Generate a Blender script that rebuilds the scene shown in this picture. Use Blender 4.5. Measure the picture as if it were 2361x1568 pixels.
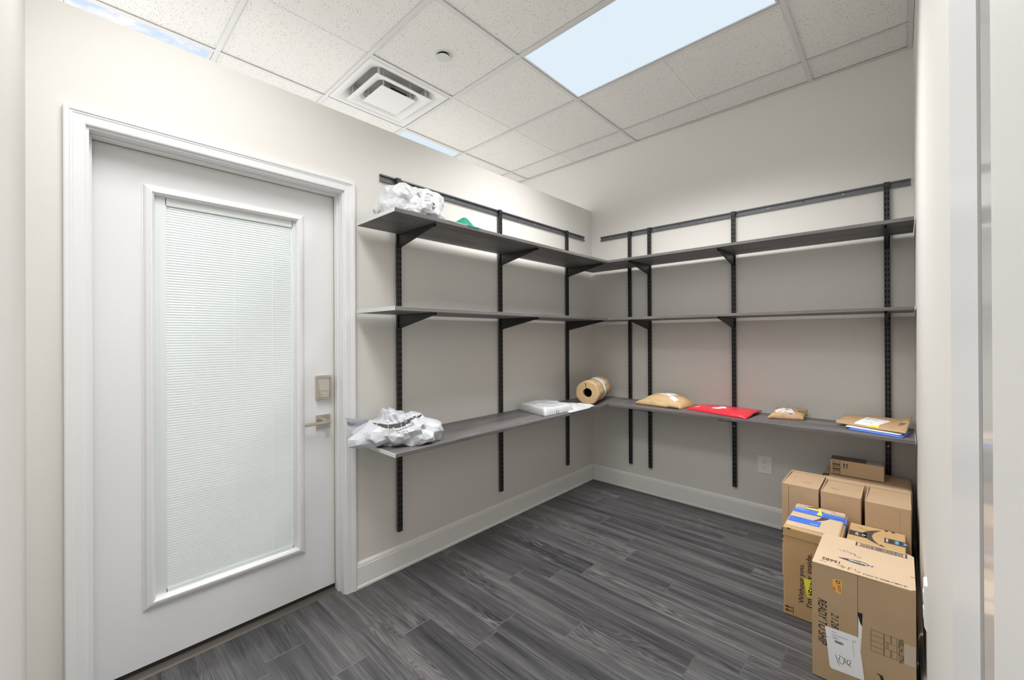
import bpy, bmesh, math, random
from mathutils import Vector, Matrix, noise
from mathutils.bvhtree import BVHTree

SC = bpy.context.scene
COL = SC.collection
for o in list(bpy.data.objects):
    bpy.data.objects.remove(o)

# ------------------------------------------------------------------ camera
YAW, PITCH, ROLL = 0.7503, 0.0017, -0.0051
F = Vector((-math.sin(YAW) * math.cos(PITCH), math.cos(YAW) * math.cos(PITCH), math.sin(PITCH)))
R0 = Vector((math.cos(YAW), math.sin(YAW), 0.0))
U0 = R0.cross(F)
RR = R0 * math.cos(ROLL) + U0 * math.sin(ROLL)
UU = U0 * math.cos(ROLL) - R0 * math.sin(ROLL)
cam = bpy.data.cameras.new('camera')
cam.sensor_width = 36.0
cam.sensor_fit = 'HORIZONTAL'
cam.lens = 955.93 / 2361 * 36
cam.shift_x = -0.00249
cam.shift_y = -0.00438
cam.clip_start = 0.01
cam_ob = bpy.data.objects.new('camera', cam)
COL.objects.link(cam_ob)
M = Matrix.Identity(4)
for i in range(3):
    M[i][0], M[i][1], M[i][2] = RR[i], UU[i], -F[i]
M.translation = Vector((2.0833, -3.2817, 1.3122))
cam_ob.matrix_world = M
SC.camera = cam_ob

# ------------------------------------------------------------------ world, exposure
W = bpy.data.worlds.new('world')
SC.world = W
W.use_nodes = True
bg = W.node_tree.nodes['Background']
bg.inputs[0].default_value = (1.0, 0.985, 0.965, 1)
bg.inputs[1].default_value = 1.6
SC.view_settings.view_transform = 'Standard'
SC.view_settings.look = 'None'
SC.view_settings.gamma = 1.0
SC.view_settings.use_curve_mapping = False
SC.view_settings.exposure = 0.25
SC.cycles.diffuse_bounces = 8
PANEL_WATT = 36.0          # the lamp over the shelves
NEAR_WATT = 22.5           # the second lamp of this room, over the door end
NEXT_WATT = 40.0           # the lamps of the next room, over the partition

# ------------------------------------------------------------------ constants of the room
ZC = 2.950                 # ceiling grid
ZT = 2.459                 # top of the partition
XR = 2.141                 # right wall
YN = -3.379                # near wall
TS = 0.6096                # tile module
U_0, V_0 = -0.774, -1.483  # one crossing of the grid

# ------------------------------------------------------------------ materials
MATS = {}


def new_mat(name):
    m = bpy.data.materials.new(name)
    m.use_nodes = True
    nt = m.node_tree
    return m, nt, nt.nodes['Principled BSDF']


def N(nt, typ, **kw):
    n = nt.nodes.new(typ)
    for k, v in kw.items():
        if k in n.inputs:
            n.inputs[k].default_value = v
        else:
            setattr(n, k, v)
    return n


def ramp(nt, stops):
    r = nt.nodes.new('ShaderNodeValToRGB')
    el = r.color_ramp.elements
    while len(el) > 1:
        el.remove(el[-1])
    el[0].position = stops[0][0]
    el[0].color = (*stops[0][1], 1)
    for p, c in stops[1:]:
        e = el.new(p)
        e.color = (*c, 1)
    return r


def simple(name, col, rough=0.5, metal=0.0, spec=0.5, bump=0.0, bscale=200.0, var=0.0, vscale=6.0, coat=0.0):
    if name in MATS:
        return MATS[name]
    m, nt, b = new_mat(name)
    b.inputs['Base Color'].default_value = (*col, 1)
    b.inputs['Roughness'].default_value = rough
    b.inputs['Metallic'].default_value = metal
    b.inputs['Specular IOR Level'].default_value = spec
    b.inputs['Coat Weight'].default_value = coat
    L = nt.links.new
    tc = N(nt, 'ShaderNodeTexCoord')
    if bump:
        nz = N(nt, 'ShaderNodeTexNoise', Scale=bscale, Detail=3.0)
        L(tc.outputs['Object'], nz.inputs['Vector'])
        bp = N(nt, 'ShaderNodeBump', Strength=bump, Distance=0.002)
        L(nz.outputs['Fac'], bp.inputs['Height'])
        L(bp.outputs['Normal'], b.inputs['Normal'])
    if var:
        nz = N(nt, 'ShaderNodeTexNoise', Scale=vscale, Detail=5.0)
        L(tc.outputs['Object'], nz.inputs['Vector'])
        r = ramp(nt, [(0.3, tuple(c * (1 - var) for c in col)), (0.7, tuple(min(1, c * (1 + var)) for c in col))])
        L(nz.outputs['Fac'], r.inputs['Fac'])
        L(r.outputs['Color'], b.inputs['Base Color'])
    MATS[name] = m
    return m


def wood(name, dark, mid, light, axis=0, rough=0.4, fine=230.0, vary=0.0, rings=1.0, bump=0.25, base=(1.7, 13.0), ringn=(1.5, 8.0, 95.0), finew=0.42):
    m, nt, b = new_mat(name)
    L = nt.links.new
    tc = N(nt, 'ShaderNodeTexCoord')
    oi = N(nt, 'ShaderNodeObjectInfo')
    off = N(nt, 'ShaderNodeVectorMath', operation='SCALE')
    off.inputs[0].default_value = (37.0, 91.0, 13.0)
    L(oi.outputs['Random'], off.inputs['Scale'])
    add = N(nt, 'ShaderNodeVectorMath', operation='ADD')
    L(tc.outputs['Object'], add.inputs[0])
    L(off.outputs['Vector'], add.inputs[1])

    def mapped(along, across):
        mp = N(nt, 'ShaderNodeMapping')
        s = [across, across, across]
        s[axis] = along
        mp.inputs['Scale'].default_value = s
        L(add.outputs['Vector'], mp.inputs['Vector'])
        return mp.outputs['Vector']
    n1 = N(nt, 'ShaderNodeTexNoise', Scale=1.0, Detail=6.0, Roughness=0.6, Distortion=0.4)
    L(mapped(*base), n1.inputs['Vector'])
    n2 = N(nt, 'ShaderNodeTexNoise', Scale=1.0, Detail=2.0, Distortion=0.6)
    L(mapped(*ringn[:2]), n2.inputs['Vector'])
    mul = N(nt, 'ShaderNodeMath', operation='MULTIPLY')
    mul.inputs[1].default_value = ringn[2]
    L(n2.outputs['Fac'], mul.inputs[0])
    sn = N(nt, 'ShaderNodeMath', operation='SINE')
    L(mul.outputs[0], sn.inputs[0])
    n4 = N(nt, 'ShaderNodeTexNoise', Scale=1.0, Detail=1.0)
    L(mapped(0.9, 3.0), n4.inputs['Vector'])
    mk = N(nt, 'ShaderNodeMapRange')
    mk.inputs['From Min'].default_value = 0.5
    mk.inputs['From Max'].default_value = 0.68
    mk.inputs['To Min'].default_value = 0.0
    mk.inputs['To Max'].default_value = 0.16 * rings
    L(n4.outputs['Fac'], mk.inputs['Value'])
    rg = N(nt, 'ShaderNodeMath', operation='MULTIPLY')
    L(sn.outputs[0], rg.inputs[0])
    L(mk.outputs[0], rg.inputs[1])
    n3 = N(nt, 'ShaderNodeTexNoise', Scale=1.0, Detail=3.0, Roughness=0.7)
    L(mapped(5.0, fine), n3.inputs['Vector'])
    f3 = N(nt, 'ShaderNodeMath', operation='MULTIPLY_ADD')
    f3.inputs[1].default_value = finew
    f3.inputs[2].default_value = -finew / 2
    L(n3.outputs['Fac'], f3.inputs[0])
    a1 = N(nt, 'ShaderNodeMath', operation='ADD')
    L(n1.outputs['Fac'], a1.inputs[0])
    L(rg.outputs[0], a1.inputs[1])
    a2 = N(nt, 'ShaderNodeMath', operation='ADD')
    L(a1.outputs[0], a2.inputs[0])
    L(f3.outputs[0], a2.inputs[1])
    a3 = N(nt, 'ShaderNodeMath', operation='MULTIPLY_ADD')
    L(oi.outputs['Random'], a3.inputs[0])
    a3.inputs[1].default_value = vary
    L(a2.outputs[0], a3.inputs[2])
    a4 = N(nt, 'ShaderNodeMath', operation='SUBTRACT')
    L(a3.outputs[0], a4.inputs[0])
    a4.inputs[1].default_value = vary * 0.5
    r = ramp(nt, [(0.22, dark), (0.5, mid), (0.8, light)])
    L(a4.outputs[0], r.inputs['Fac'])
    L(r.outputs['Color'], b.inputs['Base Color'])
    b.inputs['Roughness'].default_value = rough
    bp = N(nt, 'ShaderNodeBump', Strength=bump, Distance=0.0006)
    L(a2.outputs[0], bp.inputs['Height'])
    L(bp.outputs['Normal'], b.inputs['Normal'])
    MATS[name] = m
    return m


WALL = simple('wall_paint', (0.70, 0.684, 0.648), 0.6, spec=0.3, bump=0.12, bscale=260)
WHITE = simple('white_trim_paint', (0.745, 0.75, 0.76), 0.35, spec=0.45)
DOORW = simple('white_door_paint', (0.75, 0.755, 0.77), 0.4, spec=0.45, bump=0.04, bscale=120)
SEAL = simple('tan_weatherstrip', (0.34, 0.27, 0.17), 0.7)
BASEB = simple('baseboard_paint', (0.80, 0.80, 0.785), 0.4)
BLACK = simple('black_powder_coat', (0.017, 0.017, 0.019), 0.42, spec=0.5, bump=0.1, bscale=400)
TRACK = simple('track_powder_coat', (0.10, 0.10, 0.115), 0.35, spec=0.8)
SLOTM = simple('slot_shadow', (0.002, 0.002, 0.002), 0.9, spec=0.1)
SCREW = simple('zinc_screw', (0.75, 0.75, 0.74), 0.3, metal=0.6)
NICKEL = simple('satin_nickel', (0.62, 0.57, 0.50), 0.33, metal=1.0)
NICKD = simple('nickel_keypad', (0.60, 0.58, 0.53), 0.45, metal=0.5)
CHROME = simple('chrome', (0.8, 0.8, 0.8), 0.12, metal=1.0)
DARK = simple('dark_gap', (0.01, 0.01, 0.01), 0.8)
TBAR = simple('grid_bar_paint', (0.70, 0.70, 0.69), 0.4)
VENTW = simple('vent_paint', (0.78, 0.78, 0.775), 0.45)
VENTD = simple('vent_throat', (0.42, 0.41, 0.39), 0.8)
PLATE = simple('white_plastic_plate', (0.83, 0.83, 0.82), 0.35)
SLAT = simple('blind_slat', (0.66, 0.685, 0.685), 0.45)
_nt = SLAT.node_tree
_tl = N(_nt, 'ShaderNodeBsdfTranslucent')
_tl.inputs[0].default_value = (0.85, 0.9, 0.9, 1)
_mx = N(_nt, 'ShaderNodeMixShader')
_mx.inputs[0].default_value = 0.03
_nt.links.new(_nt.nodes['Principled BSDF'].outputs[0], _mx.inputs[1])
_nt.links.new(_tl.outputs[0], _mx.inputs[2])
_nt.links.new(_mx.outputs[0], _nt.nodes['Material Output'].inputs[0])
CORD = simple('blind_cord', (0.85, 0.87, 0.87), 0.6)
INK = simple('black_print', (0.018, 0.016, 0.015), 0.7)
INKB = simple('brown_print', (0.055, 0.045, 0.038), 0.75)
PEN = simple('pen_ink', (0.05, 0.035, 0.035), 0.6)
PAPER = simple('white_label_paper', (0.82, 0.82, 0.84), 0.5)
ORANGE = simple('orange_sticker', (0.86, 0.42, 0.10), 0.5)
YELLOW = simple('yellow_sticker', (0.80, 0.80, 0.06), 0.5)
BLUETAPE = simple('blue_tape', (0.055, 0.17, 0.66), 0.35)
TAPEC = simple('clear_tape', (0.52, 0.43, 0.34), 0.15)
DTAPE = simple('dark_tape', (0.035, 0.034, 0.035), 0.3)
LBLUE = simple('light_blue_print', (0.07, 0.36, 0.62), 0.5)
POLY = simple('white_poly', (0.50, 0.515, 0.555), 0.3, spec=0.5, bump=0.1, bscale=60)
POLY2 = simple('white_poly_thin', (0.53, 0.54, 0.56), 0.28, spec=0.5, bump=0.1, bscale=70)
RED = simple('red_poly', (0.62, 0.028, 0.05), 0.35, spec=0.5, bump=0.15, bscale=60)
GREEN = simple('green_paper', (0.002, 0.36, 0.235), 0.55)
BLUEE = simple('blue_envelope', (0.06, 0.17, 0.66), 0.45)
KRAFT = simple('kraft_paper', (0.50, 0.345, 0.175), 0.65, bump=0.2, bscale=90, var=0.08)
KRAFT2 = simple('kraft_paper_brown', (0.46, 0.30, 0.165), 0.65, bump=0.2, bscale=90, var=0.1)
CARD_A = simple('cardboard', (0.47, 0.325, 0.20), 0.75, bump=0.05, bscale=300, var=0.05)
CARD_B = simple('cardboard_orange', (0.47, 0.305, 0.145), 0.75, bump=0.05, bscale=300, var=0.06)
CARD_C = simple('cardboard_pale', (0.52, 0.39, 0.265), 0.75, bump=0.05, bscale=300, var=0.04)
CARD_F = simple('cardboard_front', (0.43, 0.30, 0.175), 0.75, bump=0.05, bscale=300, var=0.05)
CARD_I = simple('cardboard_inner', (0.40, 0.27, 0.15), 0.8)
BOARD = simple('paperboard_roll', (0.52, 0.36, 0.19), 0.65, bump=0.1, bscale=60, var=0.08)
GLOSS = simple('gloss_white_door', (0.66, 0.66, 0.66), 0.12, spec=0.6)
SWEEP_GAP = simple('dark_sweep_and_gap', (0.02, 0.018, 0.02), 0.5)
CARRIER = simple('ceiling_plenum', (0.4, 0.4, 0.4), 0.9)
SUBFL = simple('subfloor', (0.05, 0.05, 0.05), 0.8)
BCAP = simple('board_end_cap', (0.60, 0.615, 0.61), 0.5)
FLOORW = wood('floor_plank', (0.019, 0.019, 0.023), (0.062, 0.060, 0.063), (0.145, 0.138, 0.138), axis=0, rough=0.40, vary=0.16, rings=1.0, fine=170.0, base=(1.2, 20.0), ringn=(1.1, 11.0, 150.0), finew=0.62)
SEAM = simple('plank_edge', (0.16, 0.155, 0.155), 0.5)
SHELFY = wood('shelf_laminate_lengthwise', (0.055, 0.050, 0.051), (0.125, 0.115, 0.116), (0.205, 0.19, 0.19), axis=1, rough=0.45, rings=0.25, vary=0.1)
SHELFX = wood('shelf_laminate_crosswise', (0.055, 0.050, 0.051), (0.125, 0.115, 0.116), (0.205, 0.19, 0.19), axis=0, rough=0.45, rings=0.25, vary=0.1)


def tile_mat():
    m, nt, b = new_mat('mineral_tile')
    L = nt.links.new
    tc = N(nt, 'ShaderNodeTexCoord')
    oi = N(nt, 'ShaderNodeObjectInfo')
    off = N(nt, 'ShaderNodeVectorMath', operation='SCALE')
    off.inputs[0].default_value = (31.0, 17.0, 5.0)
    L(oi.outputs['Random'], off.inputs['Scale'])
    add = N(nt, 'ShaderNodeVectorMath', operation='ADD')
    L(tc.outputs['Object'], add.inputs[0])
    L(off.outputs['Vector'], add.inputs[1])
    v = N(nt, 'ShaderNodeTexVoronoi', Scale=125.0)
    L(add.outputs['Vector'], v.inputs['Vector'])
    # only some of the cells carry a hole
    pick = N(nt, 'ShaderNodeSeparateColor')
    L(v.outputs['Color'], pick.inputs['Color'])
    rad = N(nt, 'ShaderNodeMapRange')
    rad.inputs['From Min'].default_value = 0.25
    rad.inputs['From Max'].default_value = 1.0
    rad.inputs['To Min'].default_value = 0.0
    rad.inputs['To Max'].default_value = 0.30
    L(pick.outputs[0], rad.inputs['Value'])
    lt = N(nt, 'ShaderNodeMath', operation='LESS_THAN')
    L(v.outputs['Distance'], lt.inputs[0])
    L(rad.outputs[0], lt.inputs[1])
    nz = N(nt, 'ShaderNodeTexNoise', Scale=300.0, Detail=3.0)
    L(add.outputs['Vector'], nz.inputs['Vector'])
    r = ramp(nt, [(0.3, (0.78, 0.77, 0.745)), (0.65, (0.87, 0.86, 0.835))])
    L(nz.outputs['Fac'], r.inputs['Fac'])
    mx = N(nt, 'ShaderNodeMix', data_type='RGBA')
    L(lt.outputs[0], mx.inputs[0])
    L(r.outputs['Color'], mx.inputs[6])
    mx.inputs[7].default_value = (0.26, 0.25, 0.23, 1)
    L(mx.outputs[2], b.inputs['Base Color'])
    b.inputs['Roughness'].default_value = 0.9
    b.inputs['Specular IOR Level'].default_value = 0.2
    bp = N(nt, 'ShaderNodeBump', Strength=0.3, Distance=0.002)
    L(nz.outputs['Fac'], bp.inputs['Height'])
    L(bp.outputs['Normal'], b.inputs['Normal'])
    return m


TILE = tile_mat()


def emit_mat(name, col, strength, clouds=False):
    m = bpy.data.materials.new(name)
    m.use_nodes = True
    nt = m.node_tree
    nt.nodes.clear()
    out = N(nt, 'ShaderNodeOutputMaterial')
    em = N(nt, 'ShaderNodeEmission')
    em.inputs['Color'].default_value = (*col, 1)
    em.inputs['Strength'].default_value = strength
    nt.links.new(em.outputs[0], out.inputs[0])
    if clouds:   # a printed sky film on this diffuser
        tc = N(nt, 'ShaderNodeTexCoord')
        nz = N(nt, 'ShaderNodeTexNoise', Scale=5.5, Detail=6.0, Roughness=0.6)
        nt.links.new(tc.outputs['Object'], nz.inputs['Vector'])
        r = ramp(nt, [(0.47, col), (0.60, (0.99, 0.98, 0.98))])
        nt.links.new(nz.outputs['Fac'], r.inputs['Fac'])
        nt.links.new(r.outputs['Color'], em.inputs['Color'])
    return m


DIFF = emit_mat('lamp_diffuser', (0.73, 0.835, 0.925), 0.87)
DIFFS = emit_mat('lamp_diffuser_sky_film', (0.68, 0.80, 0.955), 0.87, clouds=True)


def glass_mat():
    m = bpy.data.materials.new('door_glass')
    m.use_nodes = True
    nt = m.node_tree
    nt.nodes.clear()
    out = N(nt, 'ShaderNodeOutputMaterial')
    tr = N(nt, 'ShaderNodeBsdfTransparent')
    tr.inputs[0].default_value = (0.968, 0.978, 0.977, 1)
    gl = N(nt, 'ShaderNodeBsdfGlossy')
    gl.inputs['Roughness'].default_value = 0.02
    lw = N(nt, 'ShaderNodeLayerWeight')
    lw.inputs[0].default_value = 0.5
    pw = N(nt, 'ShaderNodeMath', operation='POWER')
    pw.inputs[1].default_value = 4.0
    nt.links.new(lw.outputs['Facing'], pw.inputs[0])
    fr = N(nt, 'ShaderNodeMath', operation='MULTIPLY_ADD')
    fr.inputs[1].default_value = 0.7
    fr.inputs[2].default_value = 0.05
    nt.links.new(pw.outputs[0], fr.inputs[0])
    mx = N(nt, 'ShaderNodeMixShader')
    nt.links.new(fr.outputs[0], mx.inputs[0])
    nt.links.new(tr.outputs[0], mx.inputs[1])
    nt.links.new(gl.outputs[0], mx.inputs[2])
    nt.links.new(mx.outputs[0], out.inputs[0])
    return m


GLASS = glass_mat()

# ------------------------------------------------------------------ mesh helpers
WLOC = {}


def bm_new():
    return bmesh.new()


def box(bm, x0, x1, y0, y1, z0, z1, bev=0.0, seg=2):
    vs = [bm.verts.new((x, y, z)) for x in (x0, x1) for y in (y0, y1) for z in (z0, z1)]
    fs = [(0, 1, 3, 2), (4, 6, 7, 5), (0, 4, 5, 1), (2, 3, 7, 6), (0, 2, 6, 4), (1, 5, 7, 3)]
    faces = [bm.faces.new([vs[i] for i in f]) for f in fs]
    if bev:
        es = list({e for f in faces for e in f.edges})
        bmesh.ops.bevel(bm, geom=es, offset=bev, segments=seg, affect='EDGES', profile=0.5)
    return faces


def prism(bm, pts, axis, a, b):
    """extrude a closed 2-D outline along an axis (0 x: pts are y,z; 1 y: pts are x,z; 2 z: pts are x,y)"""
    def co(p, t):
        if axis == 0:
            return (t, p[0], p[1])
        if axis == 1:
            return (p[0], t, p[1])
        return (p[0], p[1], t)
    A = [bm.verts.new(co(p, a)) for p in pts]
    B = [bm.verts.new(co(p, b)) for p in pts]
    bm.faces.new(A)
    bm.faces.new(list(reversed(B)))
    n = len(pts)
    for i in range(n):
        bm.faces.new((A[i], B[i], B[(i + 1) % n], A[(i + 1) % n]))


def cyl(bm, c, axis, r0, r1, a, b, n=24, caps=True):
    def co(t, ang, r):
        u, v = r * math.cos(ang), r * math.sin(ang)
        if axis == 0:
            return (t, c[0] + u, c[1] + v)
        if axis == 1:
            return (c[0] + u, t, c[1] + v)
        return (c[0] + u, c[1] + v, t)
    A = [bm.verts.new(co(a, 2 * math.pi * i / n, r0)) for i in range(n)]
    B = [bm.verts.new(co(b, 2 * math.pi * i / n, r1)) for i in range(n)]
    for i in range(n):
        bm.faces.new((A[i], A[(i + 1) % n], B[(i + 1) % n], B[i]))
    if caps:
        bm.faces.new(list(reversed(A)))
        bm.faces.new(B)


def wl(o):
    return WLOC.get(o.name, Vector((0, 0, 0))) if o else Vector((0, 0, 0))


def obj(name, bm, mat, parent=None, smooth=False, recalc=True):
    """world-space bmesh -> ONE mesh object, child of parent"""
    if recalc:
        bmesh.ops.recalc_face_normals(bm, faces=bm.faces)
    me = bpy.data.meshes.new(name)
    off = wl(parent)
    if off.length:
        bmesh.ops.translate(bm, verts=bm.verts, vec=-off)
    bm.to_mesh(me)
    bm.free()
    for m in (mat if isinstance(mat, (list, tuple)) else [mat]):
        me.materials.append(m)
    if smooth:
        for p in me.polygons:
            p.use_smooth = True
    o = bpy.data.objects.new(name, me)
    COL.objects.link(o)
    if parent:
        o.parent = parent
    WLOC[o.name] = off.copy()
    return o


def share(name, me, parent, loc):
    """another object that shares mesh data; loc is in world space"""
    o = bpy.data.objects.new(name, me)
    COL.objects.link(o)
    o.parent = parent
    o.location = Vector(loc) - wl(parent)
    WLOC[o.name] = Vector(loc)
    return o


def boxobj(name, dims, mat, parent=None, bev=0.0, seg=2):
    bm = bm_new()
    box(bm, *dims, bev=bev, seg=seg)
    return obj(name, bm, mat, parent)


def thing(name, label, cat, loc, group=None):
    o = bpy.data.objects.new(name, None)
    o.empty_display_size = 0.05
    COL.objects.link(o)
    o.location = loc
    WLOC[o.name] = Vector(loc)
    o['label'] = label
    o['category'] = cat
    if group:
        o['group'] = group
    return o


def tag(o, label, cat, group=None):
    o['label'] = label
    o['category'] = cat
    if group:
        o['group'] = group
    return o


def struct(o, label=None):
    o['kind'] = 'structure'
    if label:
        o['label'] = label
    return o


def sroot(name, loc=(0, 0, 0), label=None):
    o = bpy.data.objects.new(name, None)
    o.empty_display_size = 0.05
    COL.objects.link(o)
    o.location = loc
    WLOC[o.name] = Vector(loc)
    return struct(o, label)


# ---- flat print: 2-D shapes (verts, faces) laid on a face or wrapped on a surface
def text2d(s, size=1.0, bold=0.0, shear=0.0):
    cu = bpy.data.curves.new('t', 'FONT')
    cu.body = s
    cu.size = 1.0
    cu.offset = bold
    cu.shear = shear
    cu.resolution_u = 3
    ob = bpy.data.objects.new('t', cu)
    COL.objects.link(ob)
    dg = bpy.context.evaluated_depsgraph_get()
    me = bpy.data.meshes.new_from_object(ob.evaluated_get(dg))
    V = [(v.co.x, v.co.y) for v in me.vertices]
    Fc = [tuple(p.vertices) for p in me.polygons]
    bpy.data.objects.remove(ob)
    bpy.data.curves.remove(cu)
    bpy.data.meshes.remove(me)
    return fit2d((V, Fc), size)


def fit2d(S, h, w=None):
    """scale a shape so that its height is h (and its width w), centred on the origin"""
    V, Fc = S
    xs = [v[0] for v in V]
    ys = [v[1] for v in V]
    cx, cy = (min(xs) + max(xs)) / 2, (min(ys) + max(ys)) / 2
    sy = h / max(1e-6, max(ys) - min(ys))
    sx = sy if w is None else w / max(1e-6, max(xs) - min(xs))
    return [((x - cx) * sx, (y - cy) * sy) for x, y in V], Fc


def text_fit(s, h, w, bold=0.0, shear=0.0):
    return fit2d(text2d(s, 1.0, bold, shear), h, w)


def dashes2d(h, w, n, seed=1):
    """print too small to read: a row of short broken marks"""
    r = random.Random(seed)
    rs, x = [], -w / 2
    st = w / n
    for k in range(n):
        if r.random() < 0.85:
            rs.append((x + st * 0.1, -h / 2 * r.uniform(0.5, 1.0), x + st * r.uniform(0.45, 0.85), h / 2 * r.uniform(0.4, 1.0)))
        x += st
    return rects2d(rs)


def stroke2d(lines, wd):
    V, Fc = [], []
    for pts in lines:
        n = len(pts)
        base = len(V)
        for i, p in enumerate(pts):
            a = pts[max(0, i - 1)]
            b = pts[min(n - 1, i + 1)]
            dx, dy = b[0] - a[0], b[1] - a[1]
            l = math.hypot(dx, dy) or 1
            V.append((p[0] - dy / l * wd / 2, p[1] + dx / l * wd / 2))
            V.append((p[0] + dy / l * wd / 2, p[1] - dx / l * wd / 2))
        for i in range(n - 1):
            k = base + 2 * i
            Fc.append((k, k + 1, k + 3, k + 2))
    return V, Fc


def rects2d(rs):
    V, Fc = [], []
    for x0, y0, x1, y1 in rs:
        k = len(V)
        V += [(x0, y0), (x1, y0), (x1, y1), (x0, y1)]
        Fc.append((k, k + 1, k + 2, k + 3))
    return V, Fc


def poly2d(pts):
    return list(pts), [tuple(range(len(pts)))]


def crescent2d(w, sag, th, n=20, t0=0.0, t1=1.0):
    """a smile: thick in the middle, pointed ends"""
    V, Fc = [], []
    for i in range(n + 1):
        t = t0 + (t1 - t0) * i / n
        x = (t - 0.5) * w
        y = -sag * (1 - (2 * t - 1) ** 2)
        k = th * math.sin(math.pi * min(1, max(0, t))) ** 0.8
        V += [(x, y + k * 0.35), (x, y - k * 0.65)]
    for i in range(n):
        Fc.append((2 * i, 2 * i + 1, 2 * i + 3, 2 * i + 2))
    return V, Fc


def join2d(*S):
    V, Fc = [], []
    for v, f in S:
        k = len(V)
        V += v
        Fc += [tuple(i + k for i in q) for q in f]
    return V, Fc


def move2d(S, dx, dy, ang=0.0):
    c, s = math.cos(ang), math.sin(ang)
    return [(x * c - y * s + dx, x * s + y * c + dy) for x, y in S[0]], S[1]


def flat(name, S, O, R, U, mat, parent, lift=0.0006):
    """print lying on a plane: O centre, R and U the writing's right and up"""
    O, R, U = Vector(O), Vector(R), Vector(U)
    n = R.cross(U).normalized() * lift
    bm = bm_new()
    vs = [bm.verts.new(O + R * x + U * y + n) for x, y in S[0]]
    for f in S[1]:
        try:
            bm.faces.new([vs[i] for i in f])
        except ValueError:
            pass
    return obj(name, bm, mat, parent, recalc=False)


def wrap(name, S, target, O, R, U, mat, parent, lift=0.0009, cell=0.012):
    """print wrapped on a bent surface by casting it along -normal"""
    O, R, U = Vector(O), Vector(R).normalized(), Vector(U).normalized()
    n = R.cross(U).normalized()
    off = wl(parent)
    me = target.data
    vw = [v.co + wl(target) for v in me.vertices]
    bvh = BVHTree.FromPolygons(vw, [tuple(p.vertices) for p in me.polygons])
    bm = bm_new()
    vs = [bm.verts.new((x, y, 0)) for x, y in S[0]]
    for f in S[1]:
        try:
            bm.faces.new([vs[i] for i in f])
        except ValueError:
            pass
    bmesh.ops.triangulate(bm, faces=bm.faces)
    for _ in range(6):
        es = [e for e in bm.edges if e.calc_length() > cell]
        if not es:
            break
        bmesh.ops.subdivide_edges(bm, edges=es, cuts=1)
        bmesh.ops.triangulate(bm, faces=bm.faces)
    dead = []
    for v in bm.verts:
        st = O + R * v.co.x + U * v.co.y + n * 0.5
        hit, nn, _, _ = bvh.ray_cast(st, -n, 1.2)
        if hit is None:
            dead.append(v)
        else:
            if nn.dot(n) < 0:
                nn = -nn
            v.co = hit + (nn * 0.5 + n * 0.5) * lift
    bmesh.ops.delete(bm, geom=dead, context='VERTS')
    return obj(name, bm, mat, parent, recalc=False)


# ================================================================== STRUCTURE
# ---- floor
floor = boxobj('floor', (-3.3, XR + 0.12, YN - 0.12, 0.12, -0.08, -0.006), SUBFL)
struct(floor)
PW, PL = 0.1524, 0.937
joints = {-1: 0.475, 1: 0.743, 2: 1.008, 3: 0.525, 4: 0.685, 5: 0.790, 6: 0.257, 9: 0.536, 10: 0.882}
rnd = random.Random(4)


def plank_mesh(l, w):
    bm = bm_new()
    g = 0.0006
    b = 0.0012
    x0, x1, y0, y1 = g, l - g, g, w - g
    lo = [bm.verts.new(p) for p in ((x0, y0, -0.006), (x1, y0, -0.006), (x1, y1, -0.006), (x0, y1, -0.006))]
    mi = [bm.verts.new(p) for p in ((x0, y0, -b * 0.7), (x1, y0, -b * 0.7), (x1, y1, -b * 0.7), (x0, y1, -b * 0.7))]
    hi = [bm.verts.new(p) for p in ((x0 + b, y0 + b, 0), (x1 - b, y0 + b, 0), (x1 - b, y1 - b, 0), (x0 + b, y1 - b, 0))]
    bm.faces.new(hi)
    for A, B in ((lo, mi), (mi, hi)):
        for i in range(4):
            fc = bm.faces.new((A[i], A[(i + 1) % 4], B[(i + 1) % 4], B[i]))
            if B is hi:
                fc.material_index = 1
    me = bpy.data.meshes.new('plank')
    bm.to_mesh(me)
    bm.free()
    me.materials.append(FLOORW)
    me.materials.append(SEAM)
    return me


pcache = {}
for r in range(-9, 15):
    ya, yb = -2.14 + PW * r, -2.14 + PW * (r + 1)
    ya, yb = max(ya, YN), min(yb, 0.0)
    if yb - ya < 0.02:
        continue
    j = joints.get(r, rnd.uniform(0.15, 0.95))
    xs = [j + PL * k for k in range(-3, 4)]
    xs = [x for x in xs if 0.02 < x < XR - 0.02]
    lo = -0.10 if -3.25 < ya < -2.3 else 0.0   # runs into the door recess
    ends = [lo] + xs + [XR]
    for a, b in zip(ends[:-1], ends[1:]):
        key = (round(b - a, 3), round(yb - ya, 3))
        if key not in pcache:
            pcache[key] = plank_mesh(*key)
        share('plank', pcache[key], floor, (a, ya, 0.0))

# ---- walls
DY0, DY1, DZ1 = -3.242, -2.325, 2.057      # door opening
bm = bm_new()
box(bm, -0.12, 0.0, DY1, 0.0, 0, ZT)
box(bm, -0.12, 0.0, YN - 0.12, DY0, 0, ZT)
box(bm, -0.12, 0.0, DY0, DY1, DZ1, ZT)
struct(obj('wall_left', bm, WALL))
struct(boxobj('wall_back', (-3.3, XR + 0.12, 0.0, 0.12, 0, ZC + 0.1), WALL))
bm = bm_new()
box(bm, -0.12, XR + 0.12, YN - 0.12, YN, 0, ZC + 0.1)
box(bm, 0.80, XR, YN, -3.3605, 0, ZC + 0.1, bev=0.0)
struct(obj('wall_front', bm, WALL))
RY0, RY1 = -2.90, -2.62                     # the right-hand door's casing ends here
bm = bm_new()
box(bm, XR, XR + 0.12, -2.62, 0.0, 0, ZC + 0.1)
box(bm, XR, XR + 0.12, YN - 0.12, -2.62, 2.12, ZC + 0.1)
struct(obj('wall_right', bm, WALL))

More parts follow.
